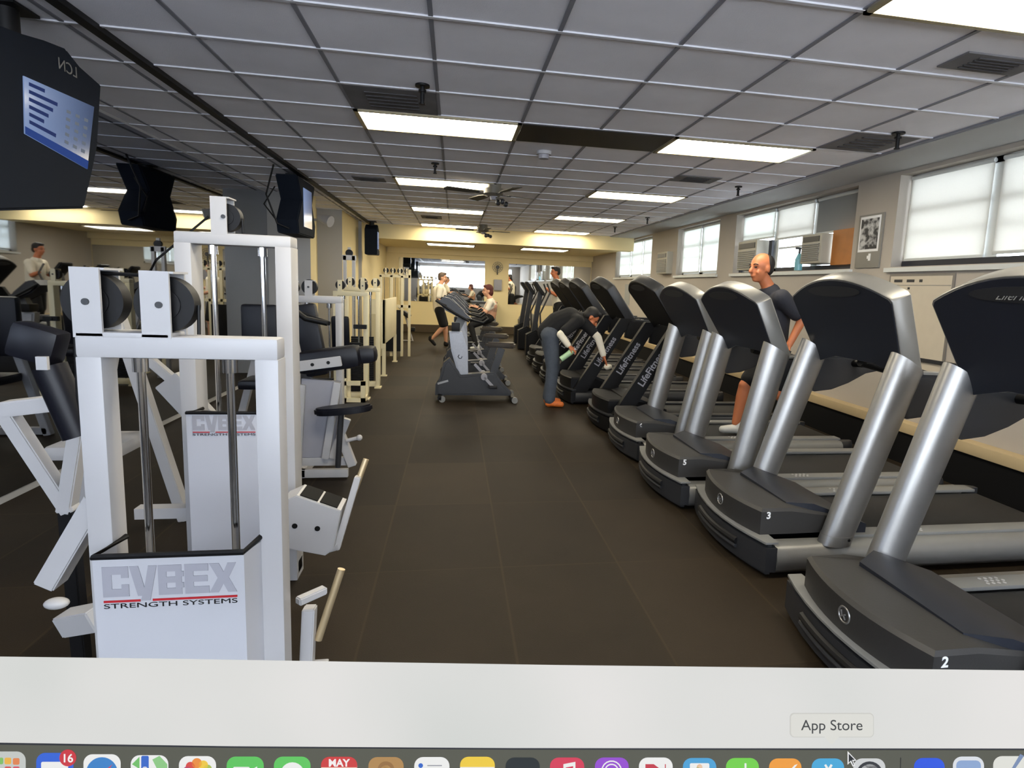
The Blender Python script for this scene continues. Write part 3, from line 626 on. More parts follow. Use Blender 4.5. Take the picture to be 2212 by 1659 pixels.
def pulley(b_par, x, y, zt, r, bw, zb, mw, zc=None, disc_dx=0.0):
    # bracket plate from zb to zt with a dark wheel on its axle behind it
    b = MB(); b.b2((x-bw/2, y-0.05, zb), (x+bw/2, y-0.042, zt), bev=0.0); b.b2((x-bw/2, y+0.042, zb), (x+bw/2, y+0.05, zt)); b.b2((x-bw/2, y-0.045, zt-0.006), (x+bw/2+0.01, y+0.045, zt))
    br = b.obj('pulley_bracket', mw, b_par)
    zc = zc if zc else (zb+zt)/2
    b = MB(); b.cyl((x+disc_dx, y-0.022, zc), (x+disc_dx, y+0.022, zc), r, n=36); b.cyl((x+disc_dx, y-0.026, zc), (x+disc_dx, y+0.026, zc), r*0.55, n=24)
    w = b.obj('pulley_wheel', M['black'], br)
    b = MB(); b.cyl((x+disc_dx, y-0.055, zc), (x+disc_dx, y+0.055, zc), 0.009, n=12); b.obj('axle_bolt', M['charcoal'], br)
def stack(t, xl, xr, y, zt, pw, bh, depth=0.12, m=None, rods=True, plates=None, shroud=None, zb=0.0, feet=True):
    m = m or M['white']
    for xx in (xl, xr-pw):
        b = MB(); b.b2((xx, y, zb), (xx+pw, y+depth, zt-bh+0.003), bev=0.004); b.obj('upright_post', m, t)
    b = MB(); b.b2((xl, y, zt-bh), (xr, y+depth, zt), bev=0.01); b.obj('top_beam', m, t)
    b = MB(); b.b2((xl, y+0.02, zb+0.02), (xr, y+depth-0.02, zb+0.09), bev=0.006); b.obj('base_beam', m, t)
    if rods:
        for f in (0.2, 0.8):
            xx = xl+pw+(xr-xl-2*pw)*f
            b = MB(); b.cyl((xx, y+depth/2, zb+0.08), (xx, y+depth/2, zt-bh+0.002), 0.011 if pw > 0.05 else 0.008, n=14); b.cyl((xx, y+depth/2, zt-bh-0.04), (xx, y+depth/2, zt-bh+0.001), 0.02, n=14); b.obj('guide_rod', M['chrome'], t)
    if plates:
        b = MB(); k = 0; z = zb+0.1
        while z < plates:
            b.b2((xl+pw+0.03, y+0.03, z), (xr-pw-0.03, y+depth-0.03, z+0.026)); z += 0.03
        b.obj('weight_stack', M['black'], t)
# --- machine 1 (nearest)
m1 = thing('weight_machine', 'nearest white weight machine, two black pulleys on top and large grey lettering', 'weight machine', (-0.73, 1.72, 0))
ox, oy = -0.73, 1.72
def rel(p): return (p[0]-ox, p[1]-oy, p[2])
stack(m1, -0.262, 0.245, 0.0, 1.277, 0.062, 0.062, 0.075, plates=0.52)
pulley(m1, -0.228, 0.05, 1.455, 0.076, 0.07, 1.27, M['white'], 1.365, 0.0)
pulley(m1, -0.062, 0.05, 1.452, 0.076, 0.072, 1.27, M['white'], 1.362, 0.01)
b = MB(); b.b2((-0.26, 0.0, 1.27), (-0.03, 0.11, 1.285), bev=0.004); b.obj('pulley_base_plate', M['white'], m1)
# shroud: tray with side flanges and black lip
b = MB()
sh = [(-0.203, 0.01), (-0.212, -0.075), (0.165, -0.075), (0.190, 0.01), (0.184, 0.012), (0.160, -0.068), (-0.206, -0.068), (-0.197, 0.012)]
b.prism(sh, 'z', 0.03, 0.685); s1 = b.obj('shroud', mat('shroud_paint', (186, 187, 192), 0.4, var=0.02, scale=3), m1)
b = MB(); b.tube([(-0.18, 0.03, 0.70), (-0.2125, -0.0715, 0.687), (0.163, -0.0715, 0.687), (0.192, 0.03, 0.70)], 0.0085, n=8); b.obj('black_lip', M['black'], s1)
cybex_logo(s1, -0.190, 0.660, 0.335, -0.0755)
for pts_ in ([(-0.285, 0.05, 1.365), (-0.29, 0.05, 1.1), (-0.292, 0.08, 0.95)], [(-0.22, 0.05, 1.441), (-0.06, 0.05, 1.438)], [(0.026, 0.05, 1.362), (0.024, 0.05, 1.28)]):
    b = MB(); b.tube(pts_, 0.005, n=8); b.obj('cable', M['black'], m1)
# side structure to the left
b = MB(); b.beam((-0.255, 0.06, 0.81), (-0.40, 0.06, 0.555), 0.07, 0.055); b.obj('diagonal_brace', M['white'], m1)
b = MB(); b.beam((-0.72, 0.42, 0.985), (-0.50, 0.42, 1.015), 0.06, 0.05); b.beam((-0.72, 0.42, 0.98), (-0.56, 0.44, 0.62), 0.05, 0.045); b.beam((-0.50, 0.42, 0.95), (-0.575, 0.44, 0.62), 0.05, 0.045); b.obj('seat_frame', M['white'], m1)
b = MB(); b.cyl((-0.425, 0.28, 0.93), (-0.495, 0.28, 1.15), 0.045, n=18); b.obj('roller_pad', M['vinyl'], m1)
b = MB(); b.box((-0.485, 0.235, 1.165), (0.03, 0.012, 0.04), m=M['white']); b.box((-0.52, 0.28, 1.22), (0.13, 0.08, 0.11), rot=(0, 0.3, 0), m=M['vinyl'], bev=0.02); b.obj('upper_pad', None, m1)
b = MB(); b.beam((-0.57, 0.44, 0.63), (-0.56, 0.44, 0.03), 0.045, 0.045); b.beam((-0.56, 0.44, 0.04), (-0.25, 0.05, 0.04), 0.06, 0.05); b.obj('rear_leg', M['black'], m1)
b = MB(); b.beam((-0.30, 0.10, 0.42), (-0.44, 0.18, 0.36), 0.06, 0.07); b.obj('foot_bracket', M['white'], m1)
b = MB(); b.sph((-0.47, 0.19, 0.42), 0.022, sc=(1.6, 1, 0.8)); b.obj('peg_end', M['white'], m1)
b = MB(); b.beam((-0.45, 0.1, 0.05), (-0.2, 0.1, 0.05), 0.07, 0.07); b.obj('floor_beam', M['white'], m1)
b = MB(); b.cyl((0.295, 0.20, 0.24), (0.365, 0.24, 0.47), 0.013, n=14); b.obj('side_handle', M['brass'], m1)
b = MB(); b.beam((0.25, 0.13, 0.42), (0.32, 0.2, 0.42), 0.03, 0.025); b.beam((0.26, 0.16, 0.03), (0.27, 0.2, 0.36), 0.05, 0.04); b.b2((0.27, 0.12, 0.0), (0.33, 0.2, 0.17), bev=0.005); b.obj('side_bracket', M['white'], m1)
# --- machine 2
m2 = thing('weight_machine', 'tall white weight machine behind the nearest, its lettering seen through the frame', 'weight machine', (-0.97, 2.80, 0))
stack(m2, -0.235, 0.245, 0.0, 1.63, 0.068, 0.052, 0.12, plates=0.5)
pulley(m2, -0.05, 0.05, 1.785, 0.06, 0.065, 1.62, M['white'], 1.70, 0.02)
b = MB(); b.prism([(-0.15, 0.01), (-0.19, -0.06), (0.10, -0.06), (0.14, 0.01), (0.135, 0.012), (0.097, -0.054), (-0.187, -0.054), (-0.145, 0.012)], 'z', 0.03, 0.835); s2 = b.obj('shroud', mat('shroud_paint_grey', (190, 192, 200), 0.4, var=0.02, scale=3), m2)
b = MB(); b.tube([(-0.15, 0.02, 0.842), (-0.19, -0.057, 0.838), (0.10, -0.057, 0.838), (0.14, 0.02, 0.842)], 0.008, n=8); b.obj('black_lip', M['black'], s2)
cybex_logo(s2, -0.165, 0.828, 0.26, -0.0605)
b = MB(); b.tube([(-0.1, 0.03, 1.70), (-0.32, 0.03, 1.50), (-0.45, 0.2, 1.40)], 0.005, n=8); b.obj('cable', M['black'], m2)
b = MB(); b.tube([(0.03, 0.05, 1.70), (0.032, 0.05, 1.62)], 0.005, n=8); b.obj('cable', M['black'], m2)
b = MB(); b.b2((-0.24, 0.02, 0.32), (-0.46, 0.08, 0.37)); b.obj('cross_rail', M['white'], m2)
b = MB(); b.prism([(0.235, 0.26), (0.235, 0.47), (0.30, 0.50), (0.485, 0.425), (0.45, 0.24), (0.415, 0.215)], 'y', -0.20, -0.05, bev=0.004); fpn = b.obj('foot_plate', M['white'], m2)
b = MB()
for (xa, xb) in ((0.312, 0.385), (0.395, 0.468)):
    za = lambda x: 0.50-(x-0.30)*0.405+0.001
    b.loft([[(xa, -0.19, za(xa)), (xb, -0.19, za(xb)), (xb, -0.06, za(xb)), (xa, -0.06, za(xa))], [(xa, -0.19, za(xa)+0.004), (xb, -0.19, za(xb)+0.004), (xb, -0.06, za(xb)+0.004), (xa, -0.06, za(xa)+0.004)]])
b.obj('tread_pad', M['blackr'], fpn)
b = MB()
for (xx, zz) in ((0.29, 0.36), (0.385, 0.345)): b.cyl((xx, -0.2015, zz), (xx, -0.198, zz), 0.012, n=14)
b.obj('bolt_hole', M['black'], fpn)
b = MB(); b.beam((0.455, -0.14, 0.22), (0.545, -0.10, 0.55), 0.05, 0.028); b.beam((0.40, -0.14, 0.22), (0.47, -0.14, 0.24), 0.05, 0.03); lv = b.obj('lever_arm', M['white'], m2)
b = MB(); b.cyl((0.515, -0.10, 0.44), (0.575, -0.06, 0.62), 0.014, n=14); b.obj('lever_grip', M['brass'], lv)
# --- machine 3: leg machine with padded arm and round seat
m3 = thing('leg_machine', 'white leg machine with long black padded arm and black oval seat by the aisle', 'weight machine', (-1.0, 4.3, 0))
X3, Y3 = -1.0, 4.3
b = MB(); b.b2((-0.11, -0.0, 0.10), (0.245, 0.04, 0.16), bev=0.004); b.b2((-0.11, -0.0, 0.01), (0.25, 0.04, 0.07), bev=0.004)
b.b2((-0.11, 0.0, 0.01), (-0.05, 0.3, 0.07)); b.obj('base_frame', M['white'], m3)
b = MB(); b.prism([(-0.09, 0.16), (0.16, 0.16), (0.20, 0.72), (-0.06, 0.74)], 'y', 0.0, 0.05, bev=0.004); b.obj('side_panel', M['lgrey'], m3)
b = MB(); b.beam((0.10, -0.02, 0.16), (0.19, -0.02, 0.72), 0.04, 0.05); b.beam((-0.09, -0.02, 0.10), (-0.05, -0.02, 0.70), 0.04, 0.045); b.obj('panel_post', M['white'], m3)
b = MB(); pts = [(0.24*math.cos(a*math.pi/10), 0.09*math.sin(a*math.pi/10)) for a in range(20)]
b.prism([(p[0]*0.82, p[1]) for p in pts], 'z', -0.025, 0.025, bev=0.012); bmesh.ops.transform(b.bm, matrix=Matrix.Translation((0.245, -0.12, 0.545)) @ Matrix.Rotation(-0.10, 4, 'Y'), verts=b.bm.verts); b.obj('seat_pad', M['vinyl'], m3)
b = MB(); b.cyl((0.2, -0.1, 0.12), (0.23, -0.12, 0.53), 0.02, n=12); b.obj('seat_post', M['charcoal'], m3)
b = MB(); b.beam((-0.13, -0.10, 0.83), (0.23, -0.10, 0.885), 0.02, 0.07); ar = b.obj('lever_arm', M['white'], m3)
b = MB()
for (xx, zz) in ((0.04, 0.857), (0.145, 0.873)): b.cyl((xx, -0.113, zz), (xx, -0.109, zz), 0.012, n=12)
b.obj('adjustment_hole', M['black'], ar)
b = MB(); b.box((0.12, 0.06, 0.875), (0.44, 0.2, 0.16), rot=(0, -0.15, 0), bev=0.05); b.box((0.30, 0.12, 0.90), (0.28, 0.18, 0.12), rot=(0, -0.1, 0), bev=0.04); b.obj('thigh_pad', M['vinyl'], m3)
b = MB(); b.beam((0.14, 0.0, 0.16), (0.25, 0.0, 0.45), 0.05, 0.05); b.beam((0.20, 0, 0.34), (0.285, 0.0, 0.1), 0.06, 0.06); b.cyl((0.25, -0.05, 0.30), (0.33, -0.05, 0.32), 0.014, n=10); b.sph((0.34, -0.05, 0.322), 0.022); b.obj('front_leg', M['white'], m3)
b = MB(); b.box((-0.07, 0.35, 0.98), (0.17, 0.09, 0.55), rot=(0, -0.18, 0), bev=0.03); b.obj('backrest', M['vinyl'], m3)
b = MB(); b.beam((-0.14, 0.2, 1.20), (0.1, 0.2, 1.12), 0.03, 0.03); b.tube([(-0.16, 0.1, 1.25), (-0.05, 0.1, 1.16), (0.10, 0.1, 1.13)], 0.02, n=10); b.obj('hand_grip', M['black'], m3)
# its weight stack
m3b = thing('weight_machine', 'white single pulley weight frame just past the padded leg machine', 'weight machine', (-1.08, 5.1, 0))
stack(m3b, -0.24, 0.15, 0.0, 1.305, 0.05, 0.06, 0.1, m=M['white'], plates=0.6)
pulley(m3b, -0.11, 0.05, 1.43, 0.062, 0.06, 1.30, M['white'], 1.375, 0.0); pulley(m3b, -0.24, 0.05, 1.42, 0.05, 0.05, 1.30, M['white'], 1.37, 0.0)
b = MB(); b.box((-0.15, 0.06, 0.62), (0.10, 0.06, 0.14), bev=0.01); b.obj('weight_grip', M['charcoal'], m3b)
# --- machine 4, 5
def frame_machine(x, y, label, w=0.42, zt=1.34, m=None, npul=2, step=True, ext=True):
    m = m or M['cream']
    t = thing('weight_machine', label, 'weight machine', (x, y, 0))
    stack(t, -w, 0.0, 0.0, zt, 0.055, 0.055, 0.1, m=m, plates=0.7)
    for k in range(npul):
        pulley(t, -w+0.08+k*(w-0.14)/max(1, npul-1), 0.05, zt+0.13, 0.055, 0.05, zt-0.005, m, zt+0.07, 0.0)
    b = MB(); b.b2((-0.07, -0.02, 0), (0.015, 0.12, 0.018)); b.b2((-w-0.01, -0.02, 0), (-w+0.07, 0.12, 0.018)); b.obj('floor_plate', m, t)
    if step:
        b = MB(); b.b2((-0.26, -0.25, 0.02), (-0.21, -0.20, 0.30)); b.b2((-0.26, -0.25, 0.02), (0.0, -0.21, 0.07)); b.b2((-0.26, -0.25, 0.22), (0.0, -0.21, 0.27)); b.b2((-0.05, -0.25, 0.02), (0.0, 0.02, 0.07)); b.b2((-0.05, -0.25, 0.02), (0.0, -0.2, 0.27)); b.obj('step_frame', m, t)
    if ext:
        b = MB(); b.box((-0.22, -0.16, 0.55), (0.3, 0.22, 0.08), bev=0.03); b.box((-0.30, -0.08, 0.82), (0.2, 0.08, 0.4), rot=(0.15, 0, 0), bev=0.03); b.obj('seat_pad', M['vinyl'], t)
        b = MB(); b.beam((-0.15, -0.1, 0.9), (-0.0, -0.1, 0.9), 0.04, 0.05); b.cyl((-0.08, -0.13, 0.9), (-0.08, -0.12, 0.9), 0.02, n=12, m=M['black']); b.obj('adjuster', M['white'], t)
        b = MB(); b.cyl((-0.2, -0.16, 0.05), (-0.2, -0.16, 0.52), 0.025, n=12); b.obj('seat_post', m, t)
    return t
frame_machine(-1.02, 7.25, 'cream weight frame by the aisle with step frame at its foot and two pulleys', w=0.40, zt=1.31)
frame_machine(-0.98, 8.05, 'cream weight frame right behind the one with the step frame', w=0.46, zt=1.35, step=False, npul=3, ext=False)
cb = thing('cable_station', 'cream boxed cable station standing on thin legs farther down the aisle', 'weight machine', (-1.03, 9.1, 0))
b = MB(); b.b2((-0.30, 0.0, 0.42), (0.0, 0.06, 1.17), bev=0.005); b.b2((-0.04, 0.0, 0.50), (0.0, 1.75, 1.17), bev=0.005); b.obj('housing', M['cream'], cb)
b = MB(); b.b2((-0.25, -0.008, 0.48), (-0.06, -0.001, 0.95)); b.obj('front_panel', mat('panel_tan', (206, 192, 150), 0.5), cb)
for (xx, yy) in ((-0.02, 0.03), (-0.28, 0.03), (-0.02, 1.70)):
    b = MB(); b.b2((xx-0.025, yy-0.025, 0), (xx+0.025, yy+0.025, 0.5)); b.b2((xx-0.045, yy-0.045, 0), (xx+0.045, yy+0.045, 0.015)); b.obj('leg', M['cream'], cb)
ms = thing('multi_station', 'tall cream multi station with many pulleys in front of the far left corner', 'weight machine', (-1.0, 11.6, 0))
for i, xx in enumerate((-0.4, -0.2, 0.0, 0.14)):
    b = MB(); b.b2((xx-0.025, 0, 0), (xx+0.025, 0.05, 1.56 if i < 3 else 1.68), bev=0.004); b.obj('upright_post', M['cream'], ms)
b = MB(); b.b2((-0.42, 0, 1.52), (0.16, 0.05, 1.58), bev=0.004); b.b2((-0.42, 0, 0.95), (0.16, 0.05, 1.0)); b.obj('top_beam', M['cream'], ms)
for i in range(4):
    xx = -0.3+i*0.13; pulley(ms, xx, 0.03, 1.70, 0.05, 0.035, 1.57, M['cream'], 1.65)
for i in range(4):
    b = MB(); b.cyl((-0.33+0.1*i, 0.025, 0.05), (-0.33+0.1*i, 0.025, 1.53), 0.008, n=8); b.obj('guide_rod', M['chrome'], ms)
b = MB(); b.b2((-0.36, -0.02, 0.1), (-0.02, 0.07, 0.9)); b.obj('weight_stack', M['black'], ms)
# ab/back benches at far left
t = thing('tall_cable_column', 'tall slim white cable column behind the cream frames', 'weight machine', (-1.48, 8.7, 0))
b = MB(); b.b2((-0.08, 0, 0), (-0.04, 0.06, 1.78)); b.b2((0.04, 0, 0), (0.08, 0.06, 1.78)); b.b2((-0.09, 0, 1.72), (0.09, 0.06, 1.79)); b.obj('column_frame', M['white'], t)
b = MB(); b.cyl((-0.0, 0.01, 1.82), (-0.0, 0.05, 1.82), 0.05, n=20); b.obj('pulley_wheel', M['black'], t)
b = MB(); b.b2((-0.02, 0.02, 1.76), (0.02, 0.06, 1.9)); b.obj('pulley_bracket', M['white'], t)
t = thing('upright_bench', 'white machine with navy upholstered backrest against the left mirror', 'weight machine', (-1.75, 5.6, 0))
b = MB(); b.beam((-0.2, 0, 0), (0.1, 0, 1.15), 0.06, 0.06); b.beam((0.35, 0, 0), (0.1, 0, 1.15), 0.06, 0.06); b.beam((-0.2, 0, 0.04), (0.35, 0, 0.04), 0.06, 0.06); b.obj('a_frame', M['white'], t)
b = MB(); b.box((0.05, -0.08, 0.95), (0.3, 0.08, 0.5), bev=0.03); b.box((0.1, -0.2, 0.52), (0.32, 0.34, 0.08), bev=0.03); b.obj('upholstery', M['vinyl'], t)
b = MB(); b.cyl((0.1, -0.2, 0.0), (0.1, -0.2, 0.5), 0.03, n=12); b.obj('seat_post', M['white'], t)
t = thing('arm_machine', 'white arm machine with pivoting levers between frame and mirror on the left', 'weight machine', (-1.85, 3.6, 0))
b = MB(); b.beam((-0.25, 0, 0.0), (0.0, 0, 1.2), 0.07, 0.06); b.beam((0.3, 0, 0.0), (0.0, 0, 1.2), 0.07, 0.06); b.beam((0.0, 0, 1.1), (0.42, -0.05, 0.72), 0.05, 0.05); b.obj('v_frame', M['white'], t)
b = MB(); b.beam((0.26, -0.05, 0.85), (0.5, -0.05, 0.55), 0.06, 0.14); b.obj('pivot_plate', M['white'], t)
b = MB(); b.cyl((0.38, -0.09, 0.75), (0.38, -0.02, 0.75), 0.02, n=12); b.obj('pivot_bolt', M['black'], t)
b = MB(); b.box((-0.05, -0.15, 0.5), (0.34, 0.36, 0.08), bev=0.03); b.cyl((-0.05, -0.15, 0), (-0.05, -0.15, 0.47), 0.03, n=12, m=M['white']); b.obj('seat_pad', M['vinyl'], t)
# ------------------------------------------------------------------ EXERCISE BIKES
def bike(x, y, label):
    t = thing('exercise_bike', label, 'exercise bike', (x, y, 0), group='row of exercise bikes in the aisle')
    b = MB(); b.prism([(-0.22, 0.06), (-0.215, 0.20), (-0.17, 0.27), (-0.12, 0.47), (-0.05, 0.53), (0.1, 0.32), (0.52, 0.36), (0.62, 0.22), (0.74, 0.10), (0.72, 0.06)], 'y', -0.10, 0.10, bev=0.03)
    body = b.obj('body_shell', M['charcoal'], t)
    b = MB(); b.beam((-0.19, -0.103, 0.21), (-0.06, -0.103, 0.25), 0.004, 0.025); b.obj('side_stripe', M['silver'], body)
    b = MB(); b.prism([(-0.06, 0.86), (0.10, 0.86), (0.17, 0.66), (0.185, 0.33), (0.07, 0.30), (-0.03, 0.62)], 'y', -0.07, 0.07, bev=0.02); mast = b.obj('mast', mat('bike_silver', (165, 168, 176), 0.4, metal=0.35, var=0.12, scale=40), t)
    b = MB(); b.tube([(0.07, -0.072, 0.575), (0.055, -0.072, 0.55), (0.07, -0.072, 0.53), (0.095, -0.072, 0.53), (0.105, -0.072, 0.555)], 0.005, n=6); b.obj('emblem', M['black'], mast)
    b = MB(); b.prism([(-0.04, 0.84), (0.06, 0.84), (0.16, 1.04), (0.06, 1.08)], 'y', -0.05, 0.05); b.obj('neck', M['grey'], mast)
    b = MB(); b.prism([(-0.20, 1.22), (-0.13, 1.285), (-0.06, 1.27), (0.15, 1.08), (0.22, 1.02), (0.14, 1.0), (-0.10, 1.12)], 'y', -0.15, 0.15, bev=0.02); con = b.obj('console', M['charcoal'], t)
    b = MB(); b.beam((-0.03, 0, 1.262), (0.13, 0, 1.112), 0.24, 0.006); b.obj('display', M['grey'], con)
    b = MB(); b.b2((-0.03, -0.09, 0.87), (0.07, 0.09, 0.97), bev=0.01); b.obj('bottle_tray', M['black'], t)
    for s in (-1, 1):
        b = MB(); b.tube([(0.10, s*0.08, 1.03), (0.20, s*0.18, 1.02), (0.35, s*0.22, 0.99), (0.42, s*0.2, 1.04)], 0.016, n=10); b.tube([(-0.1, s*0.16, 1.18), (-0.22, s*0.2, 1.24), (0.0, s*0.21, 1.10), (0.18, s*0.2, 1.0)], 0.014, n=10); b.obj('handlebar', M['black'], t)
        b = MB(); b.cyl((0.38, s*0.10, 0.31), (0.38, s*0.16, 0.31), 0.04, n=18); b.beam((0.38, s*0.15, 0.31), (0.38+s*-0.11, s*0.15, 0.31+s*0.12), 0.02, 0.035); c = b.obj('crank', M['lgrey'], t)
        b = MB(); b.box((0.38-s*0.11, s*0.20, 0.31+s*0.12), (0.1, 0.09, 0.03), bev=0.006); b.obj('pedal', M['black'], c)
    b = MB(); b.beam((0.50, 0, 0.34), (0.60, 0, 0.66), 0.06, 0.09); sp = b.obj('seat_post', M['charcoal'], t)
    b = MB(); pts = [(-0.17, 0.0), (-0.12, 0.035), (0.02, 0.05), (0.14, 0.11), (0.20, 0.09), (0.22, 0), (0.20, -0.09), (0.14, -0.11), (0.02, -0.05), (-0.12, -0.035)]
    b.prism([(0.56+p[0], p[1]) for p in pts], 'z', 0.665, 0.735, bev=0.02); b.obj('saddle', mat('saddle_vinyl', (66, 60, 54), 0.3, spec=0.6), t)
    b = MB(); b.beam((0.74, -0.25, 0.05), (0.74, 0.25, 0.05), 0.05, 0.05, side=(1, 0, 0)); b.beam((-0.16, -0.24, 0.05), (-0.16, 0.24, 0.05), 0.05, 0.05, side=(1, 0, 0)); b.obj('stabiliser', M['black'], t)
    for (xx, yy) in ((-0.13, -0.22), (0.76, -0.26), (-0.13, 0.22), (0.76, 0.26)):
        b = MB(); b.cyl((xx, yy-0.02, 0.038), (xx, yy+0.02, 0.038), 0.038, n=16); b.obj('foot_wheel', M['grey'], t)
    return t
bk = bike(0.0, 7.35, 'front exercise bike in the aisle, nearest the camera')
for i, (x_, y_, l_) in enumerate(((0.03, 8.65, 'second exercise bike in the aisle row'), (0.05, 10.0, 'third exercise bike in the aisle row, seen between its neighbours'), (0.08, 11.4, 'fourth exercise bike of the row, with the seated woman'), (0.1, 12.8, 'last exercise bike of the row, farthest back'))): dup(bk, (x_, y_, 0), l_)
# elliptical machines at the far right
def elliptical(x, y, label):
    t = thing('elliptical_trainer', label, 'elliptical trainer', (x, y, 0), group='black elliptical trainers at the far end')
    b = MB(); b.prism([(0.0, 0.02), (0.0, 0.45), (0.2, 0.55), (0.45, 0.35), (1.3, 0.12), (1.35, 0.02)], 'y', -0.14, 0.14, bev=0.03); b.obj('body_shell', M['black'], t)
    b = MB(); b.beam((0.15, 0, 0.4), (0.28, 0, 1.35), 0.1, 0.1); b.obj('mast', M['charcoal'], t)
    b = MB(); b.beam((0.14, 0, 1.55), (0.34, 0, 1.28), 0.34, 0.07, bev=0.02); b.obj('console', M['black'], t)
    for s in (-1, 1):
        b = MB(); b.tube([(0.3, s*0.25, 0.3), (0.25, s*0.27, 0.9), (0.45, s*0.26, 1.35), (0.38, s*0.22, 1.52)], 0.018, n=8); b.obj('swing_arm', M['charcoal'], t)
        b = MB(); b.beam((0.3, s*0.2, 0.3), (1.0, s*0.2, 0.26+s*0.06), 0.12, 0.04); b.obj('foot_bar', M['black'], t)
    return t
el = elliptical(1.5, 12.2, 'black elliptical trainer behind the treadmills, nearest of its kind')
dup(el, (1.45, 13.3, 0), 'black elliptical trainer under the cream beam'); dup(el, (1.5, 14.6, 0), 'black elliptical trainer farthest back near the right far mirror')
# misc on far left: small benches/weights
t = thing('hyperextension_bench', 'small black padded bench frame by the far left wall', 'bench', (-1.25, 14.6, 0))
b = MB(); b.tube([(-0.2, 0, 0.02), (0.25, 0, 0.02), (0.05, 0, 0.7), (-0.1, 0, 0.85)], 0.025, n=8); b.obj('frame', M['white'], t)
b = MB(); b.box((0.1, 0, 0.66), (0.22, 0.3, 0.1), rot=(0, 0.6, 0), bev=0.03); b.box((0.25, 0, 0.3), (0.12, 0.25, 0.1), bev=0.03); b.obj('pads', M['black'], t)
t = thing('stretch_cabinet', 'grey cabinet standing against the far wall behind the bike saddles', 'cabinet', (0.85, YB-0.26, 0))
b = MB(); b.b2((-0.35, -0.2, 0), (0.35, 0.22, 0.92), bev=0.01); b.obj('cabinet_body', M['grey'], t)
b = MB(); b.b2((-0.38, -0.23, 0.92), (0.38, 0.24, 0.96)); b.obj('top_board', M['charcoal'], t)
# ------------------------------------------------------------------ TELEVISIONS
TVH = mat('tv_housing', (24, 30, 40), 0.8, spec=0.15)
def tv(label, outline, screen, xf, depth, marks=True, pole=None):
    # faces +x; outline/screen are (y, z)
    cy = sum(p[0] for p in outline)/len(outline)
    t = thing('television', label, 'television', (xf, cy, min(p[1] for p in outline)))
    z0 = t.location.z
    o2 = [(p[0]-cy, p[1]-z0) for p in outline]; s2 = [(p[0]-cy, p[1]-z0) for p in screen]
    b = MB(); b.prism(o2, 'x', -depth, 0.0, bev=0.012); bx = b.obj('housing', TVH, t)
    b = MB(); b.prism(s2, 'x', 0.001, 0.006); sc_ = b.obj('screen', TVM, t)
    ys = [p[0] for p in s2]; zs = [p[1] for p in s2]; a, c = min(ys), max(ys); d, e_ = min(zs), max(zs)
    if marks:
        A_, B_, C_, D_ = [Vector((p[0], p[1])) for p in (s2[3], s2[2], s2[1], s2[0])]   # top-left, top-right, bottom-right, bottom-left
        def uv(u, v):
            q = (A_.lerp(B_, u)).lerp(D_.lerp(C_, u), v); return (q.x, q.y)
        def bar(u0, u1, v0, v1, m, nm):
            b = MB(); b.prism([uv(u0, v0), uv(u1, v0), uv(u1, v1), uv(u0, v1)], 'x', 0.006, 0.0075); b.obj(nm, m, sc_)
        tm, fm, bm_ = emis('tv_text', (40, 62, 128), 0.5), emis('tv_fig', (140, 150, 165), 0.45), emis('tv_banner', (42, 76, 156), 0.6)
        for k in range(6): bar(0.06, 0.26+0.06*((k*7) % 4), 0.07+0.13*k, 0.13+0.13*k, tm, 'text_line')
        for k in range(5):
            for q in (0.58, 0.72, 0.86): bar(q, q+0.06, 0.24+0.125*k, 0.29+0.125*k, fm, 'figure')
        bar(0.0, 1.0, 0.87, 1.0, bm_, 'bottom_banner')
    yy, zt = pole
    b = MB(); b.cyl((-depth/2, yy-cy, max(p[1] for p in o2)-0.02), (-depth/2, yy-cy, ZC-z0-0.012), 0.05, n=14); b.b2((-depth/2-0.09, yy-cy-0.09, ZC-z0-0.025), (-depth/2+0.09, yy-cy+0.09, ZC-z0-0.012)); b.obj('ceiling_mount', M['black'], t)
    return t, cy, z0
TVM = bpy.data.materials.new('tv_picture'); TVM.use_nodes = True; _nt = TVM.node_tree; _b = _nt.nodes['Principled BSDF']; _b.inputs['Base Color'].default_value = (0.01, 0.01, 0.015, 1); _b.inputs['Roughness'].default_value = 0.15
_tc = _nt.nodes.new('ShaderNodeTexCoord'); _sp = _nt.nodes.new('ShaderNodeSeparateXYZ'); _nt.links.new(_tc.outputs['Object'], _sp.inputs[0])
_rp = _nt.nodes.new('ShaderNodeValToRGB'); _mr = _nt.nodes.new('ShaderNodeMapRange'); _mr.inputs['From Min'].default_value = -0.25; _mr.inputs['From Max'].default_value = 0.3
_nt.links.new(_sp.outputs[1], _mr.inputs['Value']); _nt.links.new(_mr.outputs[0], _rp.inputs[0])
_rp.color_ramp.elements[0].color = L3((150, 176, 225)); _rp.color_ramp.elements[1].color = L3((66, 84, 120)); _nt.links.new(_rp.outputs[0], _b.inputs['Emission Color']); _b.inputs['Emission Strength'].default_value = 0.6
t1, c1, z1_ = tv('large black television hanging at upper left showing a blue list', [(2.74, 1.66), (3.46, 1.76), (3.56, 1.98), (3.61, 2.10), (3.68, 2.44), (3.50, 2.475), (3.40, 2.52), (3.25, 2.50), (3.10, 2.47), (2.74, 2.42)], [(3.05, 2.035), (3.49, 1.965), (3.585, 2.30), (3.07, 2.285)], -1.9, 0.42, pole=(3.33, 0))
_h = [o for o in kids(t1) if o.name.startswith('housing')][0]
text('lettering', 'LCN', 0.075, M['grey'], _h, (0.003, 3.39-c1, 2.425-z1_), (0, -1, 0), (0, 0, 1), 0.001)
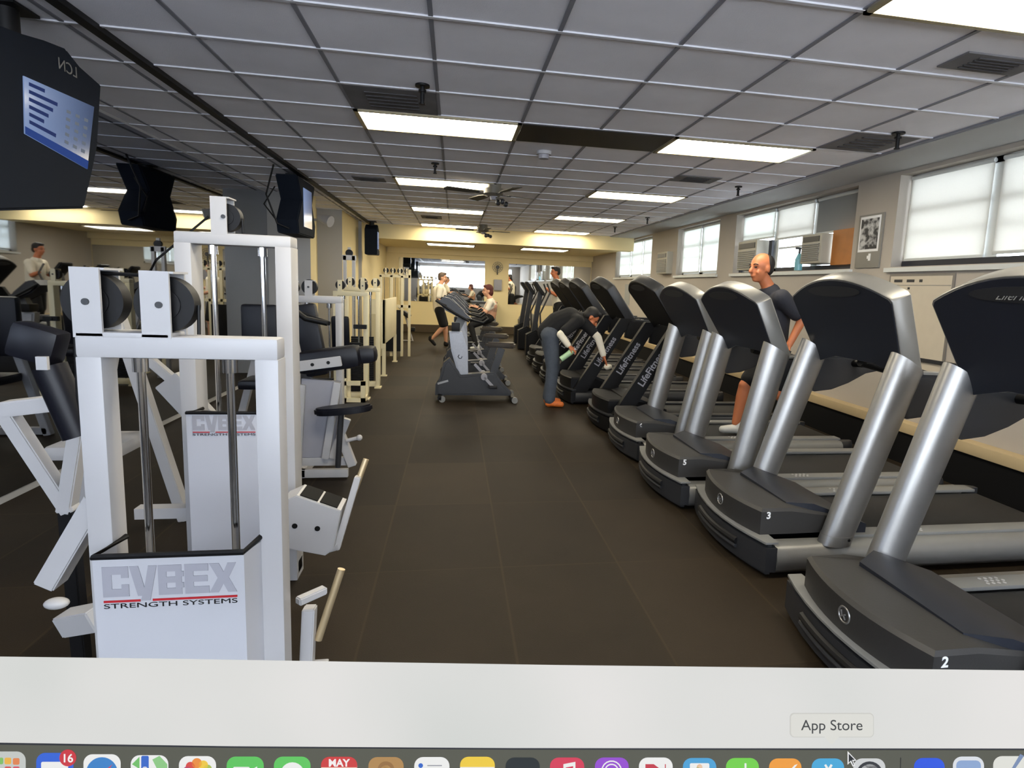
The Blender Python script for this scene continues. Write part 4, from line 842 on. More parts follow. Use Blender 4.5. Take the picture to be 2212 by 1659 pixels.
tvl, _, _ = tv('television edge-on under the ceiling track beside the first grey pillar', [(7.25, 1.95), (8.0, 1.95), (8.05, 2.1), (7.9, 2.35), (8.05, 2.6), (7.2, 2.6), (7.4, 2.35), (7.2, 2.1)], [(7.45, 2.05), (7.85, 2.05), (7.85, 2.5), (7.45, 2.5)], -1.78, 0.24, marks=False, pole=(7.6, 0))
b = MB(); b.tube([(-0.2, -0.6, 0.72), (-0.3, -0.55, 0.4), (-0.22, -0.45, 0.1), (-0.1, -0.42, 0.05)], 0.01, n=6); b.tube([(-0.22, -0.5, 0.5), (-0.34, -0.5, 0.3), (-0.25, -0.4, 0.15)], 0.008, n=6); b.obj('power_cable', M['black'], tvl)
tv('far television hanging from the track in front of the cream beam', [(12.7, 1.98), (13.1, 1.98), (13.1, 2.08), (13.0, 2.1), (13.0, 2.5), (12.85, 2.6), (12.7, 2.5)], [(12.75, 2.1), (12.95, 2.1), (12.95, 2.45), (12.75, 2.45)], -1.6, 0.25, marks=False, pole=(12.85, 0))
# wall fan near pillar
t = thing('wall_spotlight', 'white spotlight mounted high on the pillar beyond the edge-on television', 'light fitting', (-2.118, 9.45, 2.32))
b = MB(); b.cyl((0, 0, 0), (0.12, -0.05, 0), 0.02, n=10); b.obj('bracket', M['white'], t)
b = MB(); b.cyl((0.1, -0.08, 0.03), (0.28, -0.16, -0.03), 0.05, 0.085, n=18); b.obj('lamp_head', M['white'], t)
# ------------------------------------------------------------------ COMPUTER SCREEN in the foreground (the gym is seen over its lower edge)
DS = 0.55
PX = lambda x: (x-1193.3)/1254.93*DS
PY = lambda y: -(y-789.0)/1254.93*DS
scr = thing('computer_screen', 'white computer screen page with a row of app icons along the bottom of the photo', 'computer screen', (0, 0, 0))
_ms = Matrix((R2, U2, -FW)).transposed().to_4x4(); _ms.translation = Vector((0, 0, CAMH))+FW*DS
scr.matrix_world = _ms
PAGE = emis('lit_page', (226, 225, 221), 0.93)
_nt = PAGE.node_tree; _b = _nt.nodes['Principled BSDF']; _tc = _nt.nodes.new('ShaderNodeTexCoord'); _no = _nt.nodes.new('ShaderNodeTexNoise'); _no.inputs['Scale'].default_value = 3.0
_nt.links.new(_tc.outputs['Object'], _no.inputs['Vector']); _r = _nt.nodes.new('ShaderNodeValToRGB'); _nt.links.new(_no.outputs['Fac'], _r.inputs[0])
_r.color_ramp.elements[0].position = 0.35; _r.color_ramp.elements[0].color = L3((214, 216, 212)); _r.color_ramp.elements[1].position = 0.65; _r.color_ramp.elements[1].color = L3((234, 231, 228)); _nt.links.new(_r.outputs[0], _b.inputs['Emission Color'])
def slab(pts, z0, z1, m, name, parent, ang=38):
    b = MB(); b.prism([(PX(x), PY(y)) for x, y in pts], 'z', z0, z1); return b.obj(name, m, parent, ang=ang)
edge = [(-60, 1417), (13, 1419), (400, 1424), (760, 1430), (1200, 1437), (2152, 1448)]
slab([(-100, 1780), (-100, 1437)] + [(x, y+20) for x, y in edge[1:-1]] + [(2310, 1471), (2310, 1780)], -0.014, -0.0005, M['black'], 'screen_body', scr)
slab([(-80, 1604), (-80, 1418)] + edge[1:-1] + [(2280, 1449.5), (2280, 1618), (1106, 1616), (500, 1612)], -0.0005, 0.0, PAGE, 'page', scr)
DK = emis('dock_backdrop', (84, 84, 70), 0.9)
dock = slab([(-80, 1607), (500, 1615), (1106, 1619), (2280, 1621), (2280, 1745), (-80, 1745)], -0.0005, 0.0002, DK, 'dock', scr)
slab([(-80, 1603), (500, 1612), (1106, 1616), (2280, 1617), (2280, 1620), (1106, 1619), (500, 1615), (-80, 1607)], 0.0, 0.0003, emis('dock_line', (28, 30, 38), 0.8), 'window_border', scr)
def rr(x0, y0, x1, y1, r, n=6):
    P = []
    for cx_, cy_, a0 in ((x1-r, y0+r, -90), (x1-r, y1-r, 0), (x0+r, y1-r, 90), (x0+r, y0+r, 180)):
        for k in range(n+1):
            a = math.radians(a0+90*k/n); P.append((cx_+r*math.cos(a), cy_+r*math.sin(a)))
    return P
def circ(cx_, cy_, r, n=24): return [(cx_+r*math.cos(2*math.pi*k/n), cy_+r*math.sin(2*math.pi*k/n)) for k in range(n)]
_em = {}
def E_(c, s=0.95):
    if c not in _em: _em[c] = emis('icon_%d_%d_%d' % c, c, s)
    return _em[c]
cl = [0]
def ic(pts, c, parent, name, lvl=1): return slab(pts, 0.0002+0.0002*(lvl-1), 0.0002+0.0002*lvl, E_(c), name, parent)
Wt = (238, 238, 236)
def icon(x0, x1, yt, c, lab=None):
    o = ic(rr(x0, yt, x1, yt+(x1-x0), 19), c, dock, 'app_icon'); return o
i0 = icon(-24, 56, 1623, (196, 200, 196))
for k, (cx_, cy_, c) in enumerate(((4, 1643, (120, 190, 90)), (17, 1643, (236, 176, 60)), (36, 1643, (226, 128, 70)), (4, 1657, (200, 90, 80)), (17, 1657, (220, 90, 90)), (36, 1657, (222, 96, 110)))): pass
def sub(o, pts, c, nm, lvl=2): return slab(pts, 0.0002*lvl, 0.0002*lvl+0.0002, E_(c), nm, scr)
def blit(items, nm, lvl=2, parent=None):
    b = MB()
    for pts, c in items:
        b.prism([(PX(x), PY(y)) for x, y in pts], 'z', 0.0002*lvl, 0.0002*lvl+0.0002, m=E_(c))
    return b.obj(nm, None, parent or dock)
def R_(x0, y0, x1, y1, r=3): return rr(x0, y0, x1, y1, r, 3)
blit([(R_(-2, 1636, 8, 1650), (126, 190, 96)), (R_(11, 1636, 25, 1650), (236, 178, 64)), (R_(29, 1637, 43, 1651), (226, 130, 72)), (R_(11, 1655, 25, 1669), (214, 84, 84)), (R_(29, 1655, 43, 1669), (214, 84, 100))], 'icon_glyph')
icon(79, 159, 1626, (42, 96, 214)); blit([(R_(90, 1645, 148, 1700), Wt)], 'icon_glyph')
slab(circ(148, 1636, 18), 0.0006, 0.0009, E_((204, 44, 56)), 'notification_badge', dock)
icon(181, 261, 1629, Wt); blit([(circ(221, 1669, 34, 32), (52, 128, 200)), ([(244, 1650), (226, 1664), (232, 1670)], (210, 60, 60)), ([(226, 1664), (232, 1670), (200, 1692)], Wt)], 'icon_glyph')
icon(283, 364, 1631, Wt); blit([(R_(306, 1632, 322, 1700), (46, 100, 200)), ([(286, 1650), (302, 1634), (302, 1660)], (110, 190, 100)), ([(330, 1640), (345, 1632), (362, 1650), (362, 1672), (340, 1660)], (140, 200, 130)), (circ(314, 1662, 7), Wt)], 'icon_glyph')
icon(387, 467, 1633, Wt); blit([(circ(412, 1655, 10), (216, 70, 60)), (circ(426, 1648, 11), (236, 140, 50)), (circ(440, 1652, 10), (240, 200, 60)), (circ(449, 1660, 9), (170, 190, 80)), (circ(405, 1664, 9), (180, 70, 120))], 'icon_glyph')
icon(490, 570, 1634, (90, 196, 88)); blit([(R_(504, 1656, 540, 1690), Wt), ([(543, 1662), (556, 1655), (556, 1690), (543, 1680)], Wt)], 'icon_glyph')
icon(592, 671, 1634, (92, 198, 90)); blit([(circ(632, 1672, 26), Wt)], 'icon_glyph')
icon(694, 772, 1635, Wt); blit([(rr(694, 1634, 772, 1674, 18)[:14]+[(772, 1657), (694, 1657)]+rr(694, 1634, 772, 1674, 18)[21:], (206, 54, 52))], 'icon_glyph')
icon(796, 872, 1635, (176, 134, 76)); blit([(circ(834, 1662, 18), (150, 108, 56)), (circ(834, 1664, 12), (186, 146, 90))], 'icon_glyph'); 
icon(895, 971, 1635, Wt); blit([(circ(909, 1653, 5), (44, 100, 200)), (R_(923, 1652, 955, 1654, 1), (150, 152, 160))], 'icon_glyph')
icon(994, 1069, 1635, Wt); blit([(rr(994, 1634, 1069, 1674, 18)[:14]+[(1069, 1656), (994, 1656)]+rr(994, 1634, 1069, 1674, 18)[21:], (240, 204, 56))], 'icon_glyph')
icon(1092, 1166, 1636, (16, 26, 26))
icon(1188, 1262, 1636, (214, 52, 82)); blit([(R_(1217, 1650, 1222, 1675, 1), Wt), (R_(1238, 1646, 1243, 1675, 1), Wt), ([(1217, 1650), (1243, 1645), (1243, 1653), (1217, 1658)], Wt)], 'icon_glyph')
icon(1285, 1358, 1636, (148, 70, 208)); b = MB()
for r in (14, 21): b.tube([(PX(1321+r*math.cos(a*math.pi/9)), PY(1664+r*math.sin(a*math.pi/9)), 0.0006) for a in range(19)], 0.0006, n=6)
b.obj('icon_glyph', E_(Wt), dock)
icon(1380, 1453, 1636, Wt); blit([([(1394, 1650), (1412, 1650), (1436, 1668), (1436, 1650), (1438, 1650), (1438, 1690), (1394, 1690)], (196, 50, 66))], 'icon_glyph')
icon(1475, 1547, 1637, (70, 160, 214)); blit([(R_(1490, 1648, 1532, 1690), Wt), (circ(1511, 1656, 6), (230, 160, 60)), (circ(1507, 1660, 4), (90, 170, 90))], 'icon_glyph')
icon(1568, 1639, 1637, (112, 208, 66)); blit([(R_(1608, 1648, 1612, 1690, 1), Wt), (R_(1600, 1668, 1620, 1690, 2), Wt)], 'icon_glyph')
icon(1661, 1731, 1638, (240, 156, 48)); blit([([(1716, 1652), (1722, 1650), (1706, 1672), (1700, 1670)], Wt)], 'icon_glyph')
icon(1753, 1823, 1638, (66, 166, 216)); blit([([(1780, 1652), (1784, 1650), (1789, 1658), (1794, 1650), (1798, 1652), (1792, 1664), (1796, 1690), (1782, 1690), (1786, 1664)], Wt)], 'icon_glyph')
icon(1843, 1912, 1638, (206, 208, 208)); blit([(circ(1878, 1673, 29), (40, 42, 46)), (circ(1878, 1673, 23), (190, 192, 192)), (circ(1878, 1673, 17), (50, 52, 56))], 'icon_glyph')
blit([([(1944, 1636), (1946, 1636), (1944, 1700), (1942, 1700)], (40, 40, 34))], 'divider_line')
icon(1974, 2040, 1637, (30, 82, 226)); icon(2058, 2125, 1634, (220, 224, 230)); blit([(R_(2065, 1642, 2118, 1695, 10), (140, 166, 208))], 'icon_glyph')
icon(2145, 2225, 1633, (224, 224, 216)); blit([([(2203, 1628), (2211, 1632), (2190, 1662), (2183, 1662)], (120, 140, 176))], 'icon_glyph')
def stext(s, size, m, x, y, par, nm='lettering', bold=0.0, z=0.0012): return text(nm, s, size/1254.93*DS, m, par, (PX(x), PY(y), z), (1, 0, 0), (0, 1, 0), 0.0001, bold=bold)
stext('16', 25, E_((245, 240, 240)), 148, 1637, dock, bold=0.0002)
stext('MAY', 22, E_((245, 240, 240)), 733, 1647, dock, bold=0.0003)
# tooltip
tip = slab(rr(1706, 1540, 1887, 1592, 9), 0.0, 0.0006, E_((205, 204, 198)), 'tooltip', scr)
b = MB(); b.prism([(PX(x), PY(y)) for x, y in rr(1708, 1541.5, 1885, 1590, 8)], 'z', 0.0006, 0.0009); b.prism([(PX(x), PY(y)) for x, y in ((1780, 1590), (1812, 1590), (1798, 1606), (1793, 1606))], 'z', 0.0003, 0.0008); b.obj('tooltip_face', E_((221, 220, 213)), tip)
stext('App Store', 32, E_((52, 52, 52)), 1796, 1566, tip)
cur = slab([(1829, 1620), (1829, 1649), (1835, 1643), (1840, 1653), (1845, 1651), (1841, 1641), (1848, 1640)], 0.0015, 0.0018, E_((240, 240, 240)), 'mouse_pointer', scr)
blit([([(1831, 1625), (1831, 1644), (1836, 1639), (1841, 1650), (1842, 1649), (1838, 1638), (1844, 1638)], (16, 16, 18))], 'pointer_fill', lvl=10, parent=cur)
# stand carrying the screen
b = MB()
Mi = scr.matrix_world.inverted()
pc = Mi @ Vector((0.0, 0.66, 0.0)); 
p0 = Vector((PX(1106), PY(1740), -0.02)); w0 = scr.matrix_world @ p0
b.tube([(PX(1106), PY(1700), -0.01), (PX(1106), PY(1745), -0.02), Mi @ Vector((w0.x, w0.y, w0.z-0.1)), Mi @ Vector((w0.x, w0.y, 0.02))], 0.02, n=14); b.obj('stand_pole', M['grey'], scr)
b = MB(); b.cyl(Mi @ Vector((w0.x, w0.y, 0.001)), Mi @ Vector((w0.x, w0.y, 0.02)), 0.2, n=32); b.obj('stand_foot', M['grey'], scr)
# ------------------------------------------------------------------ PEOPLE
def capsule(bm, p0, r0, p1, r1, n=16):
    p0 = Vector(p0); p1 = Vector(p1)
    for p, r in ((p0, r0), (p1, r1)):
        bmesh.ops.create_uvsphere(bm, u_segments=n, v_segments=10, radius=r, matrix=Matrix.Translation(p))
    d = p1-p0
    if d.length > 1e-4:
        q = d.to_track_quat('Z', 'Y').to_matrix().to_4x4()
        bmesh.ops.create_cone(bm, cap_ends=True, segments=n, radius1=r0, radius2=r1, depth=d.length, matrix=Matrix.Translation((p0+p1)/2) @ q)
def ellipsoid(bm, c, s, rot=None):
    Mx = Matrix.Translation(c) @ (rot.to_4x4() if rot else Matrix()) @ Matrix.Diagonal((*s, 1))
    bmesh.ops.create_uvsphere(bm, u_segments=24, v_segments=14, radius=1, matrix=Mx)
def blob(name, m, parent, fn, vox=0.011, smooth=3):
    bm = bmesh.new(); fn(bm); me = bpy.data.meshes.new(name); bm.to_mesh(me); bm.free()
    o = bpy.data.objects.new(name, me); COL.objects.link(o)
    r = o.modifiers.new('r', 'REMESH'); r.mode = 'VOXEL'; r.voxel_size = vox; r.use_smooth_shade = True
    s = o.modifiers.new('s', 'SMOOTH'); s.factor = 0.5; s.iterations = smooth
    me2 = bpy.data.meshes.new_from_object(o.evaluated_get(bpy.context.evaluated_depsgraph_get()))
    o.modifiers.clear(); o.data = me2; bpy.data.meshes.remove(me); me2.name = name
    me2.materials.clear(); me2.materials.append(m)
    me2.polygons.foreach_set('use_smooth', [True]*len(me2.polygons)); me2.polygons.foreach_set('material_index', [0]*len(me2.polygons))
    o.parent = parent; return o
def lerp(a, b, t): return Vector(a)+(Vector(b)-Vector(a))*t
def hand(bm, wrist, d, palmn, curl=0.5, side=1, s=1.0):
    # palm, four unequal fingers, thumb; d=direction of hand, palmn=palm normal
    d = Vector(d).normalized(); n = Vector(palmn); n = (n-d*n.dot(d)).normalized(); a = d.cross(n)*side
    w = Vector(wrist)
    for k in range(4):
        off = (k-1.5)*0.019*s
        root = w+d*0.085*s+a*off
        capsule(bm, w+a*off*0.6+d*0.01, 0.014*s, root, 0.011*s, 10)
        L = (0.062, 0.072, 0.068, 0.052)[k]*s; p = root; ang = 0
        for j, f in enumerate((0.45, 0.32, 0.25)):
            ang += curl*(0.5+0.35*j); q = p+(d*math.cos(ang)+n*math.sin(ang))*L*f
            capsule(bm, p, (0.0092-0.0008*j)*s, q, (0.0086-0.0009*j)*s, 8); p = q
    t0 = w+d*0.03*s-a*0.024*s; t1 = t0+(d*0.55-a*0.75+n*0.3).normalized()*0.035*s; t2 = t1+(d*0.85-a*0.25+n*0.5).normalized()*0.032*s
    capsule(bm, t0, 0.013*s, t1, 0.0105*s, 8); capsule(bm, t1, 0.0105*s, t2, 0.009*s, 8)
def head_fn(c, fwd, up, s=1.0):
    f = Vector(fwd).normalized(); u = Vector(up); u = (u-f*u.dot(f)).normalized(); r = f.cross(u)
    R = Matrix((r, f, u)).transposed(); c = Vector(c)
    P = lambda x, y, z: c+(r*x+f*y+u*z)*s
    def fn(bm):
        ellipsoid(bm, P(0, -0.012, 0.03), (0.073*s, 0.092*s, 0.088*s), R)
        ellipsoid(bm, P(0, 0.018, -0.035), (0.056*s, 0.066*s, 0.075*s), R)
        ellipsoid(bm, P(0, 0.045, -0.085), (0.03*s, 0.028*s, 0.022*s), R)
        capsule(bm, P(0, 0.082, 0.015), 0.010*s, P(0, 0.103, -0.022), 0.015*s, 10)
        ellipsoid(bm, P(0, 0.080, -0.057), (0.024*s, 0.012*s, 0.009*s), R)
        ellipsoid(bm, P(0.0, 0.074, 0.026), (0.05*s, 0.014*s, 0.01*s), R)
        for q in (-1, 1):
            ellipsoid(bm, P(q*0.074, -0.008, -0.008), (0.009*s, 0.018*s, 0.03*s), R)
            ellipsoid(bm, P(q*0.036, 0.055, -0.03), (0.02*s, 0.022*s, 0.02*s), R)
    def hair(bm, long=0.0, bald=False):
        if bald:
            ellipsoid(bm, P(0, -0.045, 0.035), (0.078*s, 0.066*s, 0.078*s), R); ellipsoid(bm, P(0, -0.05, -0.01), (0.07*s, 0.05*s, 0.055*s), R)
        else:
            ellipsoid(bm, P(0, -0.024, 0.045), (0.082*s, 0.092*s, 0.086*s), R); ellipsoid(bm, P(0, -0.052, -0.005-long), (0.078*s, 0.06*s, 0.07*s+long), R)
            ellipsoid(bm, P(0, 0.04, 0.098), (0.055*s, 0.045*s, 0.025*s), R)
    return fn, hair, P
def eyes(P, parent, s=1.0, m=None):
    b = MB()
    for q in (-1, 1): b.sph(P(q*0.031, 0.077, 0.008), 0.0095*s, sc=(1, 1, 0.7), u=10, v=8)
    b.obj('eyes', M['blk'], parent)
    b = MB()
    for q in (-1, 1): b.tube([P(q*0.016, 0.088, 0.031), P(q*0.034, 0.084, 0.036), P(q*0.05, 0.07, 0.03)], 0.0035*s, n=6)
    b.obj('eyebrows', m or M['hair'], parent)
def person(label, J, skin, head_c, head_f, head_up, parts, vox=0.011, hairm=None, hairkw={}, hands=None, scale=1.0, hs=1.0):
    base = Vector(J['base']); t = thing('person', label, 'person', base)
    g = lambda k: Vector(J[k])-base
    hf, hh, P = head_fn(Vector(head_c)-base, head_f, head_up, hs)
    k = scale
    def body(bm):
        hf(bm)
        capsule(bm, g('neck'), 0.058*k, Vector(head_c)-base+Vector((0, 0, -0.03)), 0.052*k)
        capsule(bm, g('chest'), 0.13*k, g('belly'), 0.13*k); capsule(bm, g('belly'), 0.13*k, g('pelvis'), 0.13*k)
        capsule(bm, g('chest'), 0.12*k, g('neck'), 0.06*k)
        for s in 'LR':
            capsule(bm, g('chest'), 0.09*k, g('sh'+s), 0.062*k)
            capsule(bm, g('sh'+s), 0.058*k, g('el'+s), 0.042*k); capsule(bm, g('el'+s), 0.042*k, g('wr'+s), 0.029*k)
            capsule(bm, g('pelvis'), 0.11*k, g('hip'+s), 0.095*k); capsule(bm, g('hip'+s), 0.092*k, g('kn'+s), 0.058*k)
            kn, an = g('kn'+s), g('an'+s); m1_ = lerp(kn, an, 0.3)
            capsule(bm, kn, 0.056*k, m1_, 0.057*k); capsule(bm, m1_, 0.057*k, an, 0.037*k)
            if hands: hand(bm, g('wr'+s), *hands[s])
    o = blob('body', skin, t, body, vox)
    hr = blob('hair', hairm or M['hair'], t, lambda bm: hh(bm, **hairkw), vox*0.9, 2)
    eyes(P, t, hs, hairm)
    for nm, m, segs in parts:
        def fn(bm, segs=segs):
            for sg in segs:
                a, ra, b_, rb = sg; A = (g(a) if isinstance(a, str) else Vector(a)-base); B = (g(b_) if isinstance(b_, str) else Vector(b_)-base)
                capsule(bm, A, ra*k, B, rb*k)
        blob(nm, m, t, fn, vox)
    return t
def mid(J, a, b, t): return tuple(lerp(J[a], J[b], t))
def shoe(parent, base, heel, toe, m, name='shoe', w=0.045):
    h = Vector(heel)-Vector(base); t = Vector(toe)-Vector(base)
    def fn(bm):
        capsule(bm, h+Vector((0, 0, 0.045)), w, t+Vector((0, 0, 0.035)), w*0.78); capsule(bm, h+Vector((0, 0, 0.08)), w*0.95, h+Vector((0, 0, 0.04)), w)
    blob(name, m, parent, fn, 0.009, 2)
# man walking on the fourth silver treadmill (facing the aisle)
bz = 0.165; Yw = 5.04
J = dict(base=(2.95, Yw, bz), neck=(2.86, Yw, 1.545), chest=(2.95, Yw, 1.36), belly=(2.93, Yw, 1.17), pelvis=(2.95, Yw, 0.99),
         shL=(2.90, Yw-0.19, 1.44), elL=(3.09, Yw-0.24, 1.25), wrL=(2.98, Yw-0.25, 1.02), shR=(2.92, Yw+0.19, 1.44), elR=(2.90, Yw+0.25, 1.2), wrR=(2.68, Yw+0.22, 1.16),
         hipL=(2.93, Yw-0.10, 0.93), knL=(2.66, Yw-0.11, 0.62), anL=(2.60, Yw-0.11, 0.27), hipR=(2.96, Yw+0.10, 0.93), knR=(3.02, Yw+0.10, 0.60), anR=(3.30, Yw+0.10, 0.36))
sh = [('chest', .155, 'belly', .165), ('belly', .165, 'pelvis', .148), ('chest', .135, mid(J, 'chest', 'neck', .62), .098), ('chest', .11, 'shL', .078), ('chest', .11, 'shR', .078), ('shL', .078, mid(J, 'shL', 'elL', .72), .068), ('shR', .078, mid(J, 'shR', 'elR', .72), .068)]
so = [('pelvis', .143, 'hipL', .118), ('pelvis', .143, 'hipR', .118), ('hipL', .118, mid(J, 'hipL', 'knL', .8), .09), ('hipR', .118, mid(J, 'hipR', 'knR', .8), .09)]
pw = person('man in dark t-shirt and black shorts walking on a treadmill by the windows', J, M['skin'], (2.78, Yw, 1.70), (-1, -0.22, -0.05), (0, 0, 1), [('t_shirt', M['tnavy'], sh), ('shorts', M['tblack'], so)], hairkw=dict(bald=True), hands={'L': ((-0.3, 0, -1), (-1, 0, 0), 0.5, 1), 'R': ((-1, 0, 0.1), (0, 0, -1), 0.6, -1)}, hs=1.17, vox=0.009)
shoe(pw, J['base'], (2.62, Yw-0.11, bz+0.005), (2.47, Yw-0.12, bz+0.01), M['shoe']); shoe(pw, J['base'], (3.35, Yw+0.10, bz+0.12), (3.26, Yw+0.10, bz+0.02), M['shoe'])
# man bending forward, wiping the black treadmill
Yb = 7.02
J = dict(base=(1.24, Yb, 0), pelvis=(1.15, Yb, 0.91), belly=(1.25, Yb, 1.01), chest=(1.40, Yb, 1.07), neck=(1.56, Yb, 1.10),
         shL=(1.47, Yb-0.17, 1.06), elL=(1.25, Yb-0.24, 0.90), wrL=(1.35, Yb-0.25, 0.77), shR=(1.57, Yb-0.08, 1.03), elR=(1.73, Yb-0.16, 0.87), wrR=(1.80, Yb-0.20, 0.65),
         hipL=(1.15, Yb-0.10, 0.87), knL=(1.19, Yb-0.11, 0.48), anL=(1.17, Yb-0.11, 0.09), hipR=(1.15, Yb+0.08, 0.87), knR=(1.24, Yb+0.08, 0.47), anR=(1.18, Yb+0.08, 0.09))
sh = [('chest', .15, 'belly', .15), ('belly', .15, 'pelvis', .145), ('chest', .13, 'neck', .07), ('chest', .11, 'shL', .078), ('chest', .11, 'shR', .078), ('shL', .076, mid(J, 'shL', 'elL', .75), .066), ('shR', .076, mid(J, 'shR', 'elR', .6), .064)]
sl = [(mid(J, 'shL', 'elL', .6), .05, 'elL', .047), ('elL', .047, mid(J, 'elL', 'wrL', .92), .038), (mid(J, 'shR', 'elR', .5), .05, 'elR', .046), ('elR', .046, mid(J, 'elR', 'wrR', .92), .038)]
je = [('pelvis', .135, 'hipL', .112), ('pelvis', .135, 'hipR', .112), ('hipL', .11, 'knL', .08), ('hipR', .11, 'knR', .08), ('knL', .08, 'anL', .068), ('knR', .08, 'anR', .068)]
pb = person('man in black shirt and jeans bending over to wipe a black treadmill', J, M['skin'], (1.655, Yb-0.06, 1.10), (0.75, -0.15, -0.75), (0.7, 0, 0.7), [('shirt', M['tblack'], sh), ('white_sleeve', M['twhite'], sl[:2]), ('white_sleeve', M['twhite'], sl[2:]), ('jeans', M['jeans'], je)], hands={'L': ((0.6, -0.1, -0.4), (0, 0.3, -1), 0.7, 1), 'R': ((0.4, 0, -1), (-0.4, 0, -0.3), 0.3, -1)}, hs=1.02, vox=0.009)
shoe(pb, J['base'], (1.16, Yb-0.11, 0.0), (1.31, Yb-0.15, 0.0), M['orange']); shoe(pb, J['base'], (1.17, Yb+0.08, 0.0), (1.31, Yb+0.07, 0.0), M['orange'])
t = thing('cleaning_bottle', 'pale green bottle held in the left hand of the bending man', 'bottle', (1.35, Yb-0.265, 0.695))
b = MB(); b.cyl((-0.09, 0.0, -0.09), (0.03, 0, 0.0), 0.034, n=16); b.cyl((0.03, 0, 0.0), (0.06, 0, 0.022), 0.034, 0.014, n=16); b.obj('bottle_body', M['green'], t)
b = MB(); b.cyl((0.06, 0, 0.022), (0.085, 0, 0.04), 0.013, n=10); b.obj('cap', M['white'], t)
b = MB(); bmesh.ops.create_icosphere(b.bm, subdivisions=3, radius=0.05)
for v in b.bm.verts: v.co *= 1+0.18*math.sin(v.co.x*70)*math.cos(v.co.y*60+v.co.z*40); v.co.z *= 0.75
tag(b.obj('cleaning_cloth', M['twhite'], loc=(1.862, Yb-0.205, 0.515)), 'white cleaning cloth held by the bending man', 'cloth')
# far man in white walking, facing right
Yf = 13.6
J = dict(base=(-0.28, Yf, 0), neck=(-0.32, Yf, 1.42), chest=(-0.34, Yf, 1.25), belly=(-0.33, Yf, 1.05), pelvis=(-0.33, Yf, 0.88),
         shL=(-0.32, Yf-0.18, 1.33), elL=(-0.36, Yf-0.23, 1.08), wrL=(-0.14, Yf-0.22, 1.02), shR=(-0.30, Yf+0.18, 1.33), elR=(-0.2, Yf+0.22, 1.12), wrR=(-0.02, Yf+0.2, 1.15),
         hipL=(-0.33, Yf-0.09, 0.83), knL=(-0.24, Yf-0.10, 0.46), anL=(-0.50, Yf-0.10, 0.17), hipR=(-0.33, Yf+0.09, 0.83), knR=(-0.2, Yf+0.1, 0.46), anR=(-0.18, Yf+0.1, 0.10))
sh = [('chest', .16, 'belly', .165), ('belly', .165, 'pelvis', .155), ('chest', .13, mid(J, 'chest', 'neck', .62), .095), ('chest', .11, 'shL', .078), ('chest', .11, 'shR', .078), ('shL', .076, mid(J, 'shL', 'elL', .75), .066), ('shR', .076, mid(J, 'shR', 'elR', .75), .066)]
so = [('pelvis', .14, 'hipL', .115), ('pelvis', .14, 'hipR', .115), ('hipL', .115, mid(J, 'hipL', 'knL', .85), .09), ('hipR', .115, mid(J, 'hipR', 'knR', .85), .09)]
pf = person('man in white t-shirt and black shorts striding past the bikes', J, M['skin2'], (-0.27, Yf, 1.57), (1, -0.2, -0.05), (0, 0, 1), [('t_shirt', M['twhite'], sh), ('shorts', M['tblack'], so)], hairm=M['hairg'], hands={'L': ((1, 0, 0), (0, 0, -1), 0.5, 1), 'R': ((1, 0, 0), (0, 0, -1), 0.5, -1)}, vox=0.012)
shoe(pf, J['base'], (-0.53, Yf-0.1, 0.13), (-0.43, Yf-0.1, 0.02), M['tblack']); shoe(pf, J['base'], (-0.19, Yf+0.1, 0), (-0.04, Yf+0.1, 0), M['tblack'])
# woman seated on the fourth bike, facing left
Yq = 11.4
J = dict(base=(0.62, Yq, 0), neck=(0.68, Yq, 1.19), chest=(0.71, Yq, 1.06), belly=(0.70, Yq, 0.92), pelvis=(0.68, Yq, 0.84),
         shL=(0.68, Yq-0.15, 1.12), elL=(0.60, Yq-0.21, 0.93), wrL=(0.40, Yq-0.20, 1.02), shR=(0.68, Yq+0.15, 1.12), elR=(0.58, Yq+0.21, 0.94), wrR=(0.40, Yq+0.19, 1.03),
         hipL=(0.64, Yq-0.09, 0.80), knL=(0.32, Yq-0.13, 0.66), anL=(0.42, Yq-0.22, 0.30), hipR=(0.64, Yq+0.09, 0.80), knR=(0.36, Yq+0.13, 0.74), anR=(0.34, Yq+0.2, 0.50))
sh = [('chest', .13, 'belly', .13), ('belly', .13, 'pelvis', .125), ('chest', .11, mid(J, 'chest', 'neck', .62), .085), ('chest', .09, 'shL', .066), ('chest', .09, 'shR', .066), ('shL', .064, mid(J, 'shL', 'elL', .7), .056), ('shR', .064, mid(J, 'shR', 'elR', .7), .056)]
so = [('pelvis', .13, 'hipL', .105), ('pelvis', .13, 'hipR', .105), ('hipL', .1, 'knL', .07), ('hipR', .1, 'knR', .07), ('knL', .066, 'anL', .05), ('knR', .066, 'anR', .05)]
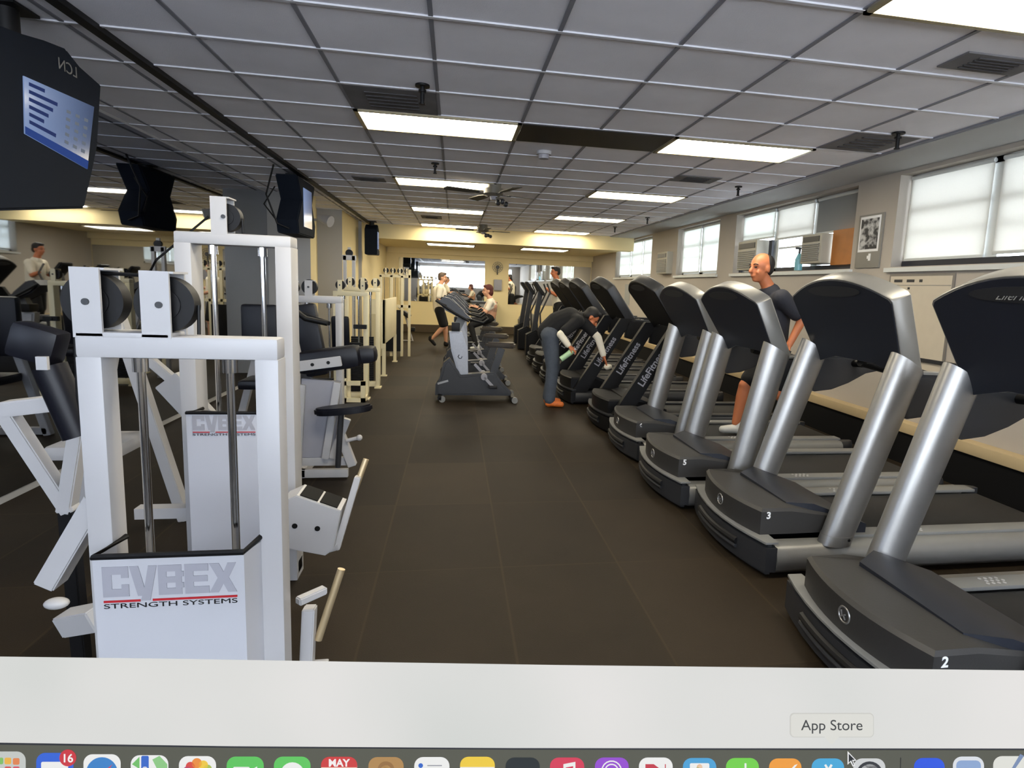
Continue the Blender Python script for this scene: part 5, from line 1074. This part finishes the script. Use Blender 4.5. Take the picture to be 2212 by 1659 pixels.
ps = person('woman with short auburn hair in white top seated on an exercise bike', J, M['skin2'], (0.63, Yq, 1.335), (-1, -0.15, -0.1), (0, 0, 1), [('white_top', M['twhite'], sh), ('dark_leggings', M['tblack'], so)], hairm=M['hairr'], hairkw=dict(long=0.02), hands={'L': ((-1, 0, 0.2), (0, 0, -1), 0.8, 1), 'R': ((-1, 0, 0.2), (0, 0, -1), 0.8, -1)}, scale=0.9, vox=0.012)
shoe(ps, J['base'], (0.46, Yq-0.21, 0.20), (0.33, Yq-0.21, 0.20), M['shoe'], w=0.036); shoe(ps, J['base'], (0.36, Yq+0.2, 0.445), (0.23, Yq+0.2, 0.445), M['shoe'], w=0.036)
# person exercising on the far elliptical
Ye = 12.2
J = dict(base=(2.2, Ye, 0.3), neck=(2.12, Ye, 1.62), chest=(2.16, Ye, 1.44), belly=(2.17, Ye, 1.26), pelvis=(2.18, Ye, 1.12),
         shL=(2.14, Ye-0.18, 1.52), elL=(2.08, Ye-0.22, 1.30), wrL=(1.95, Ye-0.24, 1.36), shR=(2.14, Ye+0.18, 1.52), elR=(2.08, Ye+0.22, 1.32), wrR=(1.95, Ye+0.24, 1.42),
         hipL=(2.18, Ye-0.09, 1.06), knL=(2.08, Ye-0.14, 0.70), anL=(2.2, Ye-0.2, 0.36), hipR=(2.18, Ye+0.09, 1.06), knR=(2.2, Ye+0.14, 0.70), anR=(2.3, Ye+0.2, 0.42))
sh = [('chest', .15, 'belly', .15), ('belly', .15, 'pelvis', .14), ('chest', .13, mid(J, 'chest', 'neck', .62), .095), ('chest', .11, 'shL', .076), ('chest', .11, 'shR', .076), ('shL', .074, mid(J, 'shL', 'elL', .7), .064), ('shR', .074, mid(J, 'shR', 'elR', .7), .064)]
so = [('pelvis', .135, 'hipL', .11), ('pelvis', .135, 'hipR', .11), ('hipL', .11, 'knL', .08), ('hipR', .11, 'knR', .08), ('knL', .07, 'anL', .055), ('knR', .07, 'anR', .055)]
pe = person('dark haired person in white shirt on a far black elliptical trainer', J, M['skin'], (2.08, Ye, 1.77), (-1, -0.2, -0.1), (0, 0, 1), [('white_shirt', M['twhite'], sh), ('dark_trousers', M['tblack'], so)], vox=0.013)
shoe(pe, J['base'], (2.24, Ye-0.2, 0.28), (2.08, Ye-0.2, 0.28), M['shoe']); shoe(pe, J['base'], (2.33, Ye+0.2, 0.36), (2.18, Ye+0.2, 0.36), M['shoe'])
